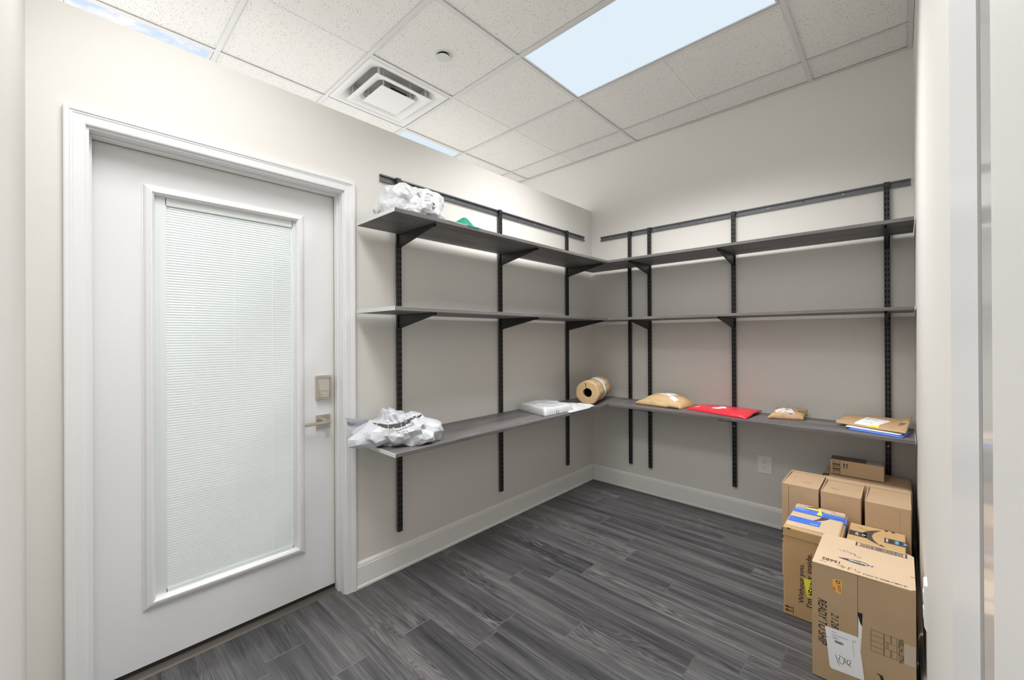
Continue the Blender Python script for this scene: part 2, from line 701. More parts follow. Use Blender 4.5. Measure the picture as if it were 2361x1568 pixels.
# ---- baseboards (profile with a bead, plus a shoe)
prof = [(0, 0), (0.017, 0), (0.017, 0.012), (0.0135, 0.016), (0.0135, 0.112), (0.011, 0.116), (0.0115, 0.122), (0.007, 0.131), (0.003, 0.135), (0, 0.135)]
bm = bm_new()
prism(bm, [(p, z) for p, z in prof], 1, -2.274, -0.0175)
struct(obj('baseboard_left', bm, BASEB))
bm = bm_new()
prism(bm, [(-p, z) for p, z in prof], 0, 0.0, XR - 0.0175)
struct(obj('baseboard_back', bm, BASEB))
bm = bm_new()
prism(bm, [(XR - p, z) for p, z in prof], 1, -2.40, -0.0005)
struct(obj('baseboard_right', bm, BASEB))

# ---- ceiling: carrier slab, grid bars, tiles
ceil = boxobj('ceiling', (-3.3, XR + 0.12, YN - 0.12, 0.12, ZC + 0.1, ZC + 0.14), CARRIER)
struct(ceil)
ulines = [U_0 + 2 * TS * k for k in range(-2, 3)]
vlines = [V_0 + TS * k for k in range(-3, 3)]
BW = 0.0238
bm = bm_new()


def gbar(dims, down=0.0):
    x0, x1, y0, y1 = dims
    b = bm_new()
    box(b, x0, x1, y0, y1, ZC - down, ZC + 0.0015)
    if x1 - x0 > y1 - y0:
        box(b, x0, x1, (y0 + y1) / 2 - 0.001, (y0 + y1) / 2 + 0.001, ZC + 0.0015, ZC + 0.04)
    else:
        box(b, (x0 + x1) / 2 - 0.001, (x0 + x1) / 2 + 0.001, y0, y1, ZC + 0.0015, ZC + 0.04)
    return obj('grid_bar', b, TBAR, ceil)


bm.free()
for u in ulines:
    gbar((u - BW / 2, u + BW / 2, YN, -0.0), 0.0004)
edges_u = [-3.29] + ulines + [XR]
for v in vlines:
    for a, b in zip(edges_u[:-1], edges_u[1:]):
        ea = a + BW / 2 if a > -3.2 else a
        eb = b - BW / 2 if b < XR - 0.01 else b
        if eb - ea > 0.05:
            gbar((ea, eb, v - BW / 2, v + BW / 2))
gbar((U_0 + TS - BW / 2, U_0 + TS + BW / 2, V_0 - TS + BW / 2, V_0 - BW / 2))
bm = bm_new()
box(bm, -3.29, XR, -0.022, 0.0, ZC - 0.0008, ZC)
box(bm, -3.29, XR, -0.0015, 0.0, ZC - 0.0008, ZC + 0.022)
obj('wall_angle', bm, TBAR, ceil)
bm = bm_new()
box(bm, XR - 0.022, XR, YN, -0.022, ZC - 0.0008, ZC)
box(bm, XR - 0.0015, XR, YN, -0.022, ZC - 0.0008, ZC + 0.022)
obj('wall_angle', bm, TBAR, ceil)
bm = bm_new()
box(bm, -3.29, XR - 0.022, YN, YN + 0.022, ZC - 0.0008, ZC)
obj('wall_angle', bm, TBAR, ceil)


def tile_mesh(w, d, score):
    bm = bm_new()
    g = 0.003
    segs = []
    if score is None:
        segs = [(g, w - g)]
    else:
        segs = [(g, score), (score, w - g)]
    for a, b in segs:
        ca = 0.004 if a > g else 0.0
        cb = 0.004 if b < w - g - 1e-6 else 0.0
        prism(bm, [(a, 0.0028), (a + ca, 0.0), (b - cb, 0.0), (b, 0.0028), (b, 0.016), (a, 0.016)], 1, g, d - g)
    bmesh.ops.recalc_face_normals(bm, faces=bm.faces)
    me = bpy.data.meshes.new('ceiling_tile')
    bm.to_mesh(me)
    bm.free()
    me.materials.append(TILE)
    return me


lamps = []
us = [-3.29] + ulines + [XR]
vs_ = [YN] + vlines + [0.0]
tcache = {}
for i in range(len(us) - 1):
    for j in range(len(vs_) - 1):
        x0, x1, y0, y1 = us[i], us[i + 1], vs_[j], vs_[j + 1]
        if x1 - x0 < 0.06 or y1 - y0 < 0.05:
            continue
        cell = (round((x0 - U_0) / (2 * TS)), math.floor((y0 - V_0) / TS + 0.5) if y0 > YN + 0.01 else -9)
        full = abs(x1 - x0 - 2 * TS) < 0.01
        if full and cell in ((1, 0), (1, -3), (-1, 0), (-1, -3)):
            lamps.append((x0, x1, y0, y1, cell))
            continue
        if full and cell == (0, -1):
            xm = U_0 + TS
            key = (round(x1 - xm, 3), round(y1 - y0, 3), None)
            tcache.setdefault(key, tile_mesh(*key))
            share('ceiling_tile', tcache[key], ceil, (xm, y0, ZC + 0.006))
            continue
        score = round(TS, 3) if full else None
        key = (round(x1 - x0, 3), round(y1 - y0, 3), score)
        if key not in tcache:
            tcache[key] = tile_mesh(*key)
        share('ceiling_tile', tcache[key], ceil, (x0, y0, ZC + 0.006))

# ================================================================== LAMPS
lamp_text = {
    (1, 0): 'large pale blue light panel in the ceiling above the back shelves',
    (-1, 0): 'small strip of light panel showing above the partition near the back wall',
    (-1, -3): 'light panel with a printed cloudy sky showing above the white door',
    (1, -3): 'light panel in the ceiling at the door end of the room',
}
for x0, x1, y0, y1, cell in lamps:
    cx, cy = (x0 + x1) / 2, (y0 + y1) / 2
    t = thing('ceiling_light', lamp_text[cell], 'ceiling light', (cx, cy, ZC), 'flat light panels in the ceiling')
    a = BW / 2 + 0.002
    bm = bm_new()
    f = 0.012
    for d in ((x0 + a, x1 - a, y0 + a, y0 + a + f), (x0 + a, x1 - a, y1 - a - f, y1 - a),
              (x0 + a, x0 + a + f, y0 + a + f, y1 - a - f), (x1 - a - f, x1 - a, y0 + a + f, y1 - a - f)):
        box(bm, *d, ZC + 0.002, ZC + 0.03)
    obj('frame', bm, TBAR, t)
    boxobj('diffuser', (x0 + a + f, x1 - a - f, y0 + a + f, y1 - a - f, ZC + 0.006, ZC + 0.010), DIFFS if cell == (-1, -3) else DIFF, t)
    li = bpy.data.lights.new('panel_light', 'AREA')
    li.shape = 'RECTANGLE'
    li.size = (x1 - x0) - 0.08
    li.size_y = (y1 - y0) - 0.08
    li.energy = {(1, 0): PANEL_WATT, (1, -3): NEAR_WATT}.get(cell, NEXT_WATT)
    li.spread = math.radians(138 if cell == (1, -3) else 128)
    li.color = (1.0, 0.99, 0.975)
    lo = bpy.data.objects.new('panel_light', li)
    COL.objects.link(lo)
    lo.parent = t
    lo.location = (0, 0, 0.003)

# ---- supply air diffuser
vx0, vx1, vy0, vy1 = U_0 + BW / 2, U_0 + TS - BW / 2, V_0 - TS + BW / 2, V_0 - BW / 2
vcx, vcy = (vx0 + vx1) / 2, (vy0 + vy1) / 2
t = thing('air_diffuser', 'square white stepped air diffuser in the ceiling beside the partition', 'air vent', (vcx, vcy, ZC))


def rr_ring(bm, rings, n=6):
    """rings: (half size, corner radius, z); consecutive rounded-square loops bridged"""
    loops = []
    for h, r, z in rings:
        lp = []
        for q, (sx, sy) in enumerate(((1, 1), (-1, 1), (-1, -1), (1, -1))):
            for k in range(n + 1):
                a = math.pi / 2 * (q + k / n)
                lp.append(bm.verts.new((vcx + sx * (h - r) + r * math.cos(a), vcy + sy * (h - r) + r * math.sin(a), z)))
        loops.append(lp)
    m = len(loops[0])
    for A, B in zip(loops[:-1], loops[1:]):
        for i in range(m):
            bm.faces.new((A[i], A[(i + 1) % m], B[(i + 1) % m], B[i]))
    return loops


hs = (vx1 - vx0) / 2 - 0.003
bm = bm_new()
rr_ring(bm, [(hs, 0.001, ZC + 0.002), (hs - 0.006, 0.002, ZC - 0.001), (hs - 0.030, 0.02, ZC + 0.003), (hs - 0.055, 0.045, ZC + 0.012), (hs - 0.072, 0.062, ZC + 0.026), (hs - 0.080, 0.070, ZC + 0.045), (hs - 0.082, 0.070, ZC + 0.094)])
obj('face_frame', bm, VENTW, t, smooth=True)
boxobj('throat', (vcx - hs + 0.05, vcx + hs - 0.05, vcy - hs + 0.05, vcy + hs - 0.05, ZC + 0.094, ZC + 0.097), VENTD, t)
bm = bm_new()
rr_ring(bm, [(0.206, 0.001, ZC - 0.016), (0.188, 0.004, ZC - 0.016), (0.170, 0.022, ZC - 0.011), (0.152, 0.040, ZC - 0.001), (0.142, 0.050, ZC + 0.014), (0.138, 0.052, ZC + 0.040), (0.136, 0.052, ZC + 0.040), (0.140, 0.048, ZC + 0.014), (0.206, 0.001, ZC - 0.0145), (0.206, 0.001, ZC - 0.016)])
obj('inner_cone', bm, VENTW, t)
bm = bm_new()
box(bm, vcx - 0.127, vcx + 0.127, vcy - 0.127, vcy + 0.127, ZC - 0.025, ZC - 0.021, bev=0.0015)
cyl(bm, (vcx, vcy), 2, 0.014, 0.012, ZC - 0.0255, ZC - 0.0262, 20)
obj('centre_plate', bm, VENTW, t)
boxobj('damper', (vcx - 0.10, vcx + 0.06, vcy - 0.02, vcy + 0.10, ZC + 0.030, ZC + 0.036), DARK, t)
for sx, sy in ((-1, -1), (1, -1), (1, 1), (-1, 1)):
    bm = bm_new()
    px, py = vcx + sx * 0.172, vcy + sy * 0.172
    box(bm, px - 0.006, px + 0.006, py - 0.006, py + 0.006, ZC - 0.012, ZC + 0.093, bev=0.001)
    obj('hanger', bm, VENTW, t)
    bm = bm_new()
    px, py = vcx + sx * 0.10, vcy + sy * 0.10
    box(bm, px - 0.003, px + 0.003, py - 0.003, py + 0.003, ZC - 0.021, ZC + 0.093)
    obj('hanger', bm, VENTW, t)

# ---- sprinkler cover
t = thing('sprinkler_cover', 'small round white sprinkler cover on a ceiling tile beside the air diffuser', 'cover plate', (0.134, -1.79, ZC))
bm = bm_new()
cyl(bm, (0.134, -1.79), 2, 0.0385, 0.0385, ZC - 0.006, ZC - 0.0085, 40)
obj('disc', bm, simple('sprinkler_disc', (0.66, 0.66, 0.65), 0.5), t)
bm = bm_new()
cyl(bm, (0.134, -1.79), 2, 0.035, 0.035, ZC + 0.0035, ZC + 0.0075, 32)
obj('gap_shade', bm, DARK, t)  # black disc paints in the shade of the gap above the cover
bm = bm_new()
cyl(bm, (0.134, -1.79), 2, 0.010, 0.010, ZC - 0.006, ZC + 0.0035, 16)
obj('stem', bm, DARK, t)

# ================================================================== DOOR (left wall)
door = sroot('door_1', (0, (DY0 + DY1) / 2, 0), 'white door with a framed glass light and closed blinds')
FX = -0.09        # face of the leaf


def casing_piece(kind):
    """flat casing with a back-band: profile across its width"""
    w = 0.054
    pr = [(0, 0), (0, 0.011), (0.004, 0.013), (0.030, 0.014), (0.033, 0.016), (0.038, 0.016), (0.040, 0.019), (0.050, 0.020), (w, 0.018), (w, 0)]
    bm = bm_new()
    # (a, h): distance outwards from the opening, height off the wall
    top = DZ1
    if kind == 'head':
        A = [bm.verts.new((h, DY0 - a, top + a)) for a, h in pr]
        B = [bm.verts.new((h, DY1 + a, top + a)) for a, h in pr]
    elif kind == 'near':
        A = [bm.verts.new((h, DY0 - a, 0)) for a, h in pr]
        B = [bm.verts.new((h, DY0 - a, top + a)) for a, h in pr]
    else:
        A = [bm.verts.new((h, DY1 + a, 0)) for a, h in pr]
        B = [bm.verts.new((h, DY1 + a, top + a)) for a, h in pr]
    bm.faces.new(A)
    bm.faces.new(list(reversed(B)))
    n = len(pr)
    for i in range(n):
        bm.faces.new((A[i], B[i], B[(i + 1) % n], A[(i + 1) % n]))
    return obj('casing', bm, WHITE, door)


for k in ('head', 'near', 'far'):
    casing_piece(k)
# jamb lining with the stop
J = 0.012
bm = bm_new()
box(bm, -0.12, 0.002, DY0 - 0.004, DY0 + J - 0.004, 0, DZ1)
obj('jamb', bm, WHITE, door)
bm = bm_new()
box(bm, -0.12, 0.002, DY1 - J + 0.004, DY1 + 0.004, 0, DZ1)
obj('jamb', bm, WHITE, door)
bm = bm_new()
box(bm, -0.12, 0.002, DY0 + J - 0.004, DY1 - J + 0.004, DZ1 - J + 0.004, DZ1 + 0.004)
obj('jamb', bm, WHITE, door)
for d in ((-0.078, -0.045, DY0 + J - 0.004, DY0 + J + 0.004, 0, DZ1 - 0.008), (-0.078, -0.045, DY1 - J - 0.004, DY1 - J + 0.004, 0, DZ1 - 0.008),
          (-0.078, -0.045, DY0 + J + 0.004, DY1 - J - 0.004, DZ1 - 0.016, DZ1 - 0.008)):
    boxobj('door_stop', d, WHITE, door, bev=0.001)
LY0, LY1, LZ0, LZ1 = -3.2335, -2.3345, 0.026, 2.046
for d in ((FX - 0.002, -0.0782, LY0, LY0 + 0.004, 0, LZ1), (FX - 0.002, -0.0782, LY1 - 0.004, LY1, 0, LZ1), (FX - 0.002, -0.0782, LY0 + 0.004, LY1 - 0.004, LZ1 - 0.004, LZ1 + 0.001)):
    boxobj('weatherstrip', d, SEAL, door)
# the leaf: stiles and rails around the glass light
GY0, GY1, GZ0, GZ1 = -3.050, -2.522, 0.280, 1.882   # glass opening
bm = bm_new()
for d in ((LY0, GY0, LZ0, LZ1), (GY1, LY1, LZ0, LZ1), (GY0, GY1, LZ0, GZ0), (GY0, GY1, GZ1, LZ1)):
    box(bm, FX - 0.044, FX - 0.002, d[0], d[1], d[2], d[3])
leaf = obj('leaf', bm, DOORW, door)
boxobj('sweep', (FX - 0.040, FX - 0.004, LY0, LY1, 0.004, LZ0), SWEEP_GAP, door)
bm = bm_new()
prism(bm, [(-0.13, 0), (-0.052, 0), (-0.060, 0.004), (-0.085, 0.008), (-0.13, 0.008)], 1, DY0 + 0.008, DY1 - 0.008)
obj('threshold', bm, simple('threshold_metal', (0.12, 0.105, 0.09), 0.4, metal=0.4), door)
# moulded frame of the light
pr = [(0.0, 0.0), (0.0, 0.003), (0.004, 0.0035), (0.006, 0.007), (0.012, 0.0125), (0.018, 0.0145), (0.021, 0.0145), (0.022, 0.0165), (0.029, 0.017), (0.030, 0.015), (0.036, 0.009), (0.038, 0.002), (0.038, -0.006)]
OY0, OY1, OZ0, OZ1 = GY0 - 0.0385, GY1 + 0.0385, GZ0 - 0.0385, GZ1 + 0.0385
bm = bm_new()
loops = []
for a, h in pr:
    loops.append([bm.verts.new((FX - 0.002 + h, y, z)) for y, z in ((OY0 + a, OZ0 + a), (OY1 - a, OZ0 + a), (OY1 - a, OZ1 - a), (OY0 + a, OZ1 - a))])
for A, B in zip(loops[:-1], loops[1:]):
    for i in range(4):
        bm.faces.new((A[i], A[(i + 1) % 4], B[(i + 1) % 4], B[i]))
obj('light_frame', bm, WHITE, door)
for gx in (FX - 0.010, FX - 0.035):
    bm = bm_new()
    bm.faces.new([bm.verts.new(p) for p in ((gx, GY0, GZ0), (gx, GY1, GZ0), (gx, GY1, GZ1), (gx, GY0, GZ1))])
    obj('glass', bm, GLASS, door, recalc=False)
# blind between the panes
blind = bpy.data.objects.new('blind', None)
COL.objects.link(blind)
blind.parent = door
BY0, BY1 = GY0 + 0.036, GY1 - 0.014
bloc = Vector((FX - 0.021, (BY0 + BY1) / 2, GZ0))
blind.location = bloc - wl(door)
WLOC[blind.name] = bloc.copy()
MARG = simple('blind_margin_spacer', (0.80, 0.825, 0.82), 0.5)
bm = bm_new()
for d in ((GY0, BY0 + 0.0005, GZ0, GZ1), (BY1 - 0.0005, GY1, GZ0, GZ1), (BY0 - 0.002, BY1 + 0.002, GZ1 - 0.030, GZ1), (BY0 - 0.002, BY1 + 0.002, GZ0, GZ0 + 0.014)):
    box(bm, FX - 0.028, FX - 0.0115, *d)
obj('spacer', bm, MARG, blind)
SP = 0.0106
nsl = int((GZ1 - 0.032 - (GZ0 + 0.018)) / SP)
bm = bm_new()
hw = (BY1 - BY0) / 2
npt = 5
for sgn in (0,):
    A, B = [], []
    for i in range(npt):
        s = i / (npt - 1) - 0.5
        z = s * 0.0116
        x = -s * 0.0075 + 0.0012 * (1 - 4 * s * s)
        A.append(bm.verts.new((x, -hw, z)))
        B.append(bm.verts.new((x, hw, z)))
    for i in range(npt - 1):
        bm.faces.new((A[i], B[i], B[i + 1], A[i + 1]))
slme = bpy.data.meshes.new('slat')
bm.to_mesh(slme)
bm.free()
slme.materials.append(SLAT)
for p in slme.polygons:
    p.use_smooth = True
for k in range(nsl + 1):
    share('slat', slme, blind, (FX - 0.021, (BY0 + BY1) / 2, GZ0 + 0.022 + SP * k))
boxobj('bottom_rail', (FX - 0.026, FX - 0.016, BY0, BY1, GZ0 + 0.0142, GZ0 + 0.0175), SLAT, blind)
for y in (-2.925, -2.775, -2.622):
    bm = bm_new()
    cyl(bm, (FX - 0.0172, y), 2, 0.0007, 0.0007, GZ0 + 0.016, GZ1 - 0.03, 6)
    obj('ladder_cord', bm, CORD, blind)
# keypad lock
KL = sroot('keypad_lock')
del KL['kind']
KL.parent = door
kloc = Vector((FX, -2.395, 1.055))
KL.location = kloc - wl(door)
WLOC[KL.name] = kloc.copy()
bm = bm_new()
box(bm, FX - 0.002, FX + 0.014, -2.434, -2.356, 0.993, 1.117, bev=0.004)
obj('housing', bm, NICKEL, KL)
bm = bm_new()
for d in ((-2.431, -2.359, 1.104, 1.114), (-2.431, -2.359, 0.996, 1.003), (-2.431, -2.422, 1.003, 1.104), (-2.368, -2.359, 1.003, 1.104)):
    box(bm, FX + 0.013, FX + 0.022, *d, bev=0.002)
obj('bezel', bm, NICKEL, KL)
boxobj('touch_screen', (FX + 0.013, FX + 0.0165, -2.421, -2.369, 1.042, 1.103), NICKD, KL)
boxobj('lower_cover', (FX + 0.013, FX + 0.0195, -2.421, -2.369, 1.004, 1.0405), NICKEL, KL, bev=0.0012)
bm = bm_new()
cyl(bm, (-2.395, 1.021), 0, 0.0095, 0.009, FX + 0.019, FX + 0.0225, 24)
obj('keyway', bm, CHROME, KL)
boxobj('key_slot', (FX + 0.0222, FX + 0.0228, -2.3962, -2.3938, 1.0155, 1.0265), SLOTM, KL)
KEYP = simple('keypad_digits', (0.42, 0.41, 0.38), 0.5)
for r_ in range(4):
    for c_ in range(3):
        ch = ['123', '456', '789', ' 0 '][r_][c_]
        if ch != ' ':
            flat('digit', text2d(ch, 0.0055), (FX + 0.0166, -2.409 + 0.014 * c_, 1.088 - 0.0128 * r_), (0, 1, 0), (0, 0, 1), KEYP, KL, 0.0003)
# lever
LV = sroot('lever_handle')
del LV['kind']
LV.parent = door
lloc = Vector((FX, -2.397, 0.881))
LV.location = lloc - wl(door)
WLOC[LV.name] = lloc.copy()
boxobj('rosette', (FX - 0.002, FX + 0.008, -2.432, -2.362, 0.846, 0.916), NICKEL, LV, bev=0.0015)
bm = bm_new()
cyl(bm, (-2.393, 0.883), 0, 0.014, 0.011, FX + 0.007, FX + 0.048, 24)
obj('spindle', bm, NICKEL, LV, smooth=False)
bm = bm_new()
box(bm, FX + 0.044, FX + 0.056, -2.505, -2.377, 0.875, 0.890, bev=0.003)
obj('lever', bm, NICKEL, LV)

# ---- right-hand door, seen along its face
door2 = sroot('door_2', (XR, -2.9, 0), 'glossy white door and casing seen edge on at the right')
bm = bm_new()
prism(bm, [(XR + 0.002, -2.780), (XR - 0.012, -2.780), (XR - 0.012, -2.530), (XR - 0.010, -2.515), (XR + 0.002, -2.515)], 2, 0.0, 2.2)
obj('casing', bm, WHITE, door2)
boxobj('wall_return', (XR - 0.003, XR + 0.02, -2.515, -2.40, 0.0, 2.6), WALL, door2)
boxobj('gap_strip', (XR - 0.010, XR + 0.02, -2.792, -2.780, 0.0, 2.2), SWEEP_GAP, door2)  # dark strip stands in for the shaded gap between casing and door
boxobj('edge_strip', (XR - 0.011, XR + 0.02, -2.855, -2.792, 0.0, 2.2), GLOSS, door2, bev=0.0)
boxobj('leaf', (XR - 0.0125, XR + 0.03, YN + 0.03, -2.855, 0.0, 2.2), simple('matte_door', (0.70, 0.69, 0.675), 0.45), door2)
struct(boxobj('trim_1', (XR, XR + 0.12, -3.36, -2.62, 0.0, 2.12), WALL))

# ---- outlets
def outlet(label, cx, cz):
    t = thing('wall_outlet', label, 'outlet', (cx, 0, cz))
    bm = bm_new()
    box(bm, cx - 0.0445, cx + 0.0445, -0.0055, 0.0005, cz - 0.061, cz + 0.061, bev=0.002)
    obj('cover_plate', bm, PLATE, t)
    for dz in (-0.0195, 0.0195):
        bm = bm_new()
        n = 24
        pts = []
        for i in range(n):
            a = 2 * math.pi * i / n
            pts.append((cx + 0.0175 * max(-0.88, min(0.88, math.cos(a))) / 0.88, cz + dz + 0.0145 * max(-0.86, min(0.86, math.sin(a))) / 0.86))
        prism(bm, pts, 1, -0.0075, -0.004)
        rc = obj('receptacle', bm, PLATE, t)
        for dx, h in ((-0.0063, 0.0075), (0.0063, 0.0062)):
            boxobj('blade_slot', (cx + dx - 0.0012, cx + dx + 0.0012, -0.0078, -0.0072, cz + dz + 0.004 - h / 2, cz + dz + 0.004 + h / 2), SLOTM, rc)
        bm = bm_new()
        cyl(bm, (cx, cz + dz - 0.0075), 1, 0.0023, 0.0023, -0.0078, -0.0072, 12)
        obj('ground_hole', bm, SLOTM, rc)
    bm = bm_new()
    cyl(bm, (cx, cz), 1, 0.0028, 0.0028, -0.0066, -0.005, 12)
    obj('screw', bm, SCREW, t)


outlet('white double outlet on the back wall beside the cardboard boxes', 1.389, 0.413)
t = thing('wall_box', 'narrow white outlet plate on the right wall, seen edge on beside the front box', 'outlet', (XR, -1.40, 0.44))
bm = bm_new()
prism(bm, [(XR, 0.368), (XR - 0.004, 0.372), (XR - 0.0085, 0.384), (XR - 0.0085, 0.508), (XR - 0.006, 0.514), (XR, 0.515)], 1, -1.435, -1.365)
obj('cover_plate', bm, PLATE, t)
for zc_ in (0.415, 0.468):
    boxobj('receptacle', (XR - 0.0100, XR - 0.0080, -1.415, -1.385, zc_ - 0.015, zc_ + 0.015), PLATE, t, bev=0.0008)

# ================================================================== SHELVING
Z_UP, Z_LO = 2.202, 0.221
SH = {'top': 1.904, 'middle': 1.4525, 'bottom': 0.778}
ST = 0.0185
GAP, DEP = 0.033, 0.397


def track(name, label, along, a, b):
    """C-section hang track on a wall; along 'y' = left wall, 'x' = back wall"""
    if along == 'y':
        t = thing(name, label, 'shelf rail', (0, (a + b) / 2, 2.183))
        P = lambda d, s, z: (d, s, z)
    else:
        t = thing(name, label, 'shelf rail', ((a + b) / 2, 0, 2.183))
        P = lambda d, s, z: (s, -d, z)
    pr = [(0.0005, 2.203), (0.011, 2.203), (0.011, 2.195), (0.0095, 2.195), (0.0095, 2.2015), (0.0022, 2.2015), (0.0022, 2.1655), (0.0095, 2.1655), (0.0095, 2.172), (0.011, 2.172), (0.011, 2.164), (0.0005, 2.164)]
    bm = bm_new()
    A = [bm.verts.new(P(d, a, z)) for d, z in pr]
    B = [bm.verts.new(P(d, b, z)) for d, z in pr]
    n = len(pr)
    for i in range(n):
        bm.faces.new((A[i], B[i], B[(i + 1) % n], A[(i + 1) % n]))
    bm.faces.new(A)
    bm.faces.new(list(reversed(B)))
    obj('channel', bm, TRACK, t)
    k = 0
    s = a + 0.10
    while s < b - 0.05:
        bm = bm_new()
        if along == 'y':
            cyl(bm, (s, 2.1835), 0, 0.0035, 0.003, 0.0018, 0.0035, 12)
        else:
            cyl(bm, (s, 2.1835), 1, 0.0035, 0.003, -0.0018, -0.0035, 12)
        obj('screw', bm, SCREW if k % 2 == 0 else SLOTM, t)
        k += 1
        s += 0.203
    return t


track('shelf_rail', 'black horizontal hanging rail on the left partition wall', 'y', -2.125, -0.125)
track('shelf_rail', 'black horizontal hanging rail on the back wall', 'x', 0.100, 2.128)


def upright(label, along, c, levels, tags=()):
    if along == 'y':
        t = thing('shelf_upright', label, 'shelf upright', (0, c, Z_LO), 'slotted black shelf uprights')
        P = lambda d, s, z: (d, c + s, z)
    else:
        t = thing('shelf_upright', label, 'shelf upright', (c, 0, Z_LO), 'slotted black shelf uprights')
        P = lambda d, s, z: (c + s, -d, z)

    def hexa(bm, d0, d1, s0, s1, z0, z1):
        vs = [bm.verts.new(P(d, s, z)) for d in (d0, d1) for s in (s0, s1) for z in (z0, z1)]
        for f in [(0, 1, 3, 2), (4, 6, 7, 5), (0, 4, 5, 1), (2, 3, 7, 6), (0, 2, 6, 4), (1, 5, 7, 3)]:
            bm.faces.new([vs[i] for i in f])
    w = 0.0135
    bm = bm_new()
    hexa(bm, 0.0125, 0.0275, -w, w, Z_LO, Z_UP)
    obj('channel', bm, BLACK, t)
    bm = bm_new()
    z = Z_LO + 0.03
    while z < Z_UP - 0.02:
        for s in (-0.0065, 0.0065):
            hexa(bm, 0.0274, 0.0278, s - 0.0021, s + 0.0021, z, z + 0.017)
        z += 0.0318
    obj('slot_rows', bm, SLOTM, t)
    bm = bm_new()
    hexa(bm, 0.0113, 0.0126, -w, w, Z_UP - 0.03, Z_UP + 0.001)
    obj('hook', bm, BLACK, t)
    for zz in (Z_LO + 0.02, 0.66):
        bm = bm_new()
        if along == 'y':
            cyl(bm, (c, zz), 0, 0.004, 0.0035, 0.0277, 0.0292, 12)
        else:
            cyl(bm, (c, zz), 1, 0.004, 0.0035, -0.0277, -0.0292, 12)
        obj('screw', bm, SCREW if zz > 0.5 and c > 0.4 else BLACK, t)
    for lv in levels:
        zt = SH[lv] - ST - 0.0005
        out = [(0.0278, zt), (0.362, zt), (0.364, zt - 0.006), (0.360, zt - 0.011), (0.345, zt - 0.012), (0.050, zt - 0.070), (0.0278, zt - 0.076)]
        bm = bm_new()
        for s0, s1 in ((-0.006, -0.0045), (0.0045, 0.006)):
            A = [bm.verts.new(P(d, s0, z)) for d, z in out]
            B = [bm.verts.new(P(d, s1, z)) for d, z in out]
            bm.faces.new(A)
            bm.faces.new(list(reversed(B)))
            for i in range(len(out)):
                bm.faces.new((A[i], B[i], B[(i + 1) % len(out)], A[(i + 1) % len(out)]))
        hexa(bm, 0.0278, 0.362, -0.006, 0.006, zt - 0.0015, zt)
        # folded lower lip
        A = [bm.verts.new(P(d, -0.006, z)) for d, z in ((0.050, zt - 0.070), (0.345, zt - 0.012), (0.345, zt - 0.0105), (0.050, zt - 0.0685))]
        B = [bm.verts.new(P(d, 0.006, z)) for d, z in ((0.050, zt - 0.070), (0.345, zt - 0.012), (0.345, zt - 0.0105), (0.050, zt - 0.0685))]
        bm.faces.new(A)
        bm.faces.new(list(reversed(B)))
        for i in range(4):
            bm.faces.new((A[i], B[i], B[(i + 1) % 4], A[(i + 1) % 4]))
        br = obj('bracket', bm, BLACK, t)
        if lv in tags:
            bm = bm_new()
            hexa(bm, 0.034, 0.052, -0.0066, -0.006, zt - 0.048, zt - 0.022)
            obj('sticker', bm, PAPER, br)
    return t


upright('slotted black upright on the left wall, nearest the white door', 'y', -2.020, ('top', 'middle', 'bottom'))
upright('slotted black upright in the middle of the left wall', 'y', -1.211, ('top', 'middle', 'bottom'))
upright('slotted black upright on the left wall, nearest the room corner', 'y', -0.412, ('top', 'middle', 'bottom'))
upright('slotted black upright on the back wall, nearest the room corner, without brackets', 'x', 0.391, ())
upright('slotted black upright on the back wall, second from the room corner', 'x', 0.567, ('top', 'middle', 'bottom'), ('top', 'middle'))
upright('slotted black upright in the middle of the back wall, behind the red mailer', 'x', 1.203, ('top', 'middle', 'bottom'), ('top', 'middle'))
upright('slotted black upright on the back wall, nearest the right wall', 'x', 2.026, ('top', 'middle', 'bottom'))

where = {'top': 'top', 'middle': 'middle', 'bottom': 'lowest'}
hold = {'top': 'holding the white bag and green envelope', 'middle': 'standing empty', 'bottom': 'holding the large white bag'}
hold2 = {'top': 'standing empty below the black rail', 'middle': 'standing empty above the mailers', 'bottom': 'holding the red and brown mailers'}
for lv, z in SH.items():
    t = thing('shelf_board', '%s grey wood shelf board on the left wall, %s' % (where[lv], hold[lv]), 'shelf', (0.215, -1.13, z - ST), 'grey wood shelf boards')
    bm = bm_new()
    box(bm, GAP, DEP, -2.270, -0.035, z - ST, z, bev=0.0008, seg=1)
    obj('panel', bm, SHELFY, t)
    bm = bm_new()
    box(bm, GAP, DEP, -2.2725, -2.270, z - ST, z, bev=0.0006, seg=1)
    obj('end_cap', bm, BCAP, t)
    t = thing('shelf_board', '%s grey wood shelf board on the back wall, %s' % (where[lv], hold2[lv]), 'shelf', (1.26, -0.215, z - ST), 'grey wood shelf boards')
    bm = bm_new()
    box(bm, DEP + 0.0012, 2.134, -DEP, -GAP, z - ST, z, bev=0.0008, seg=1)
    obj('panel', bm, SHELFX, t)
    boxobj('end_cap', (2.134, 2.136, -DEP, -GAP, z - ST, z), BCAP, t)

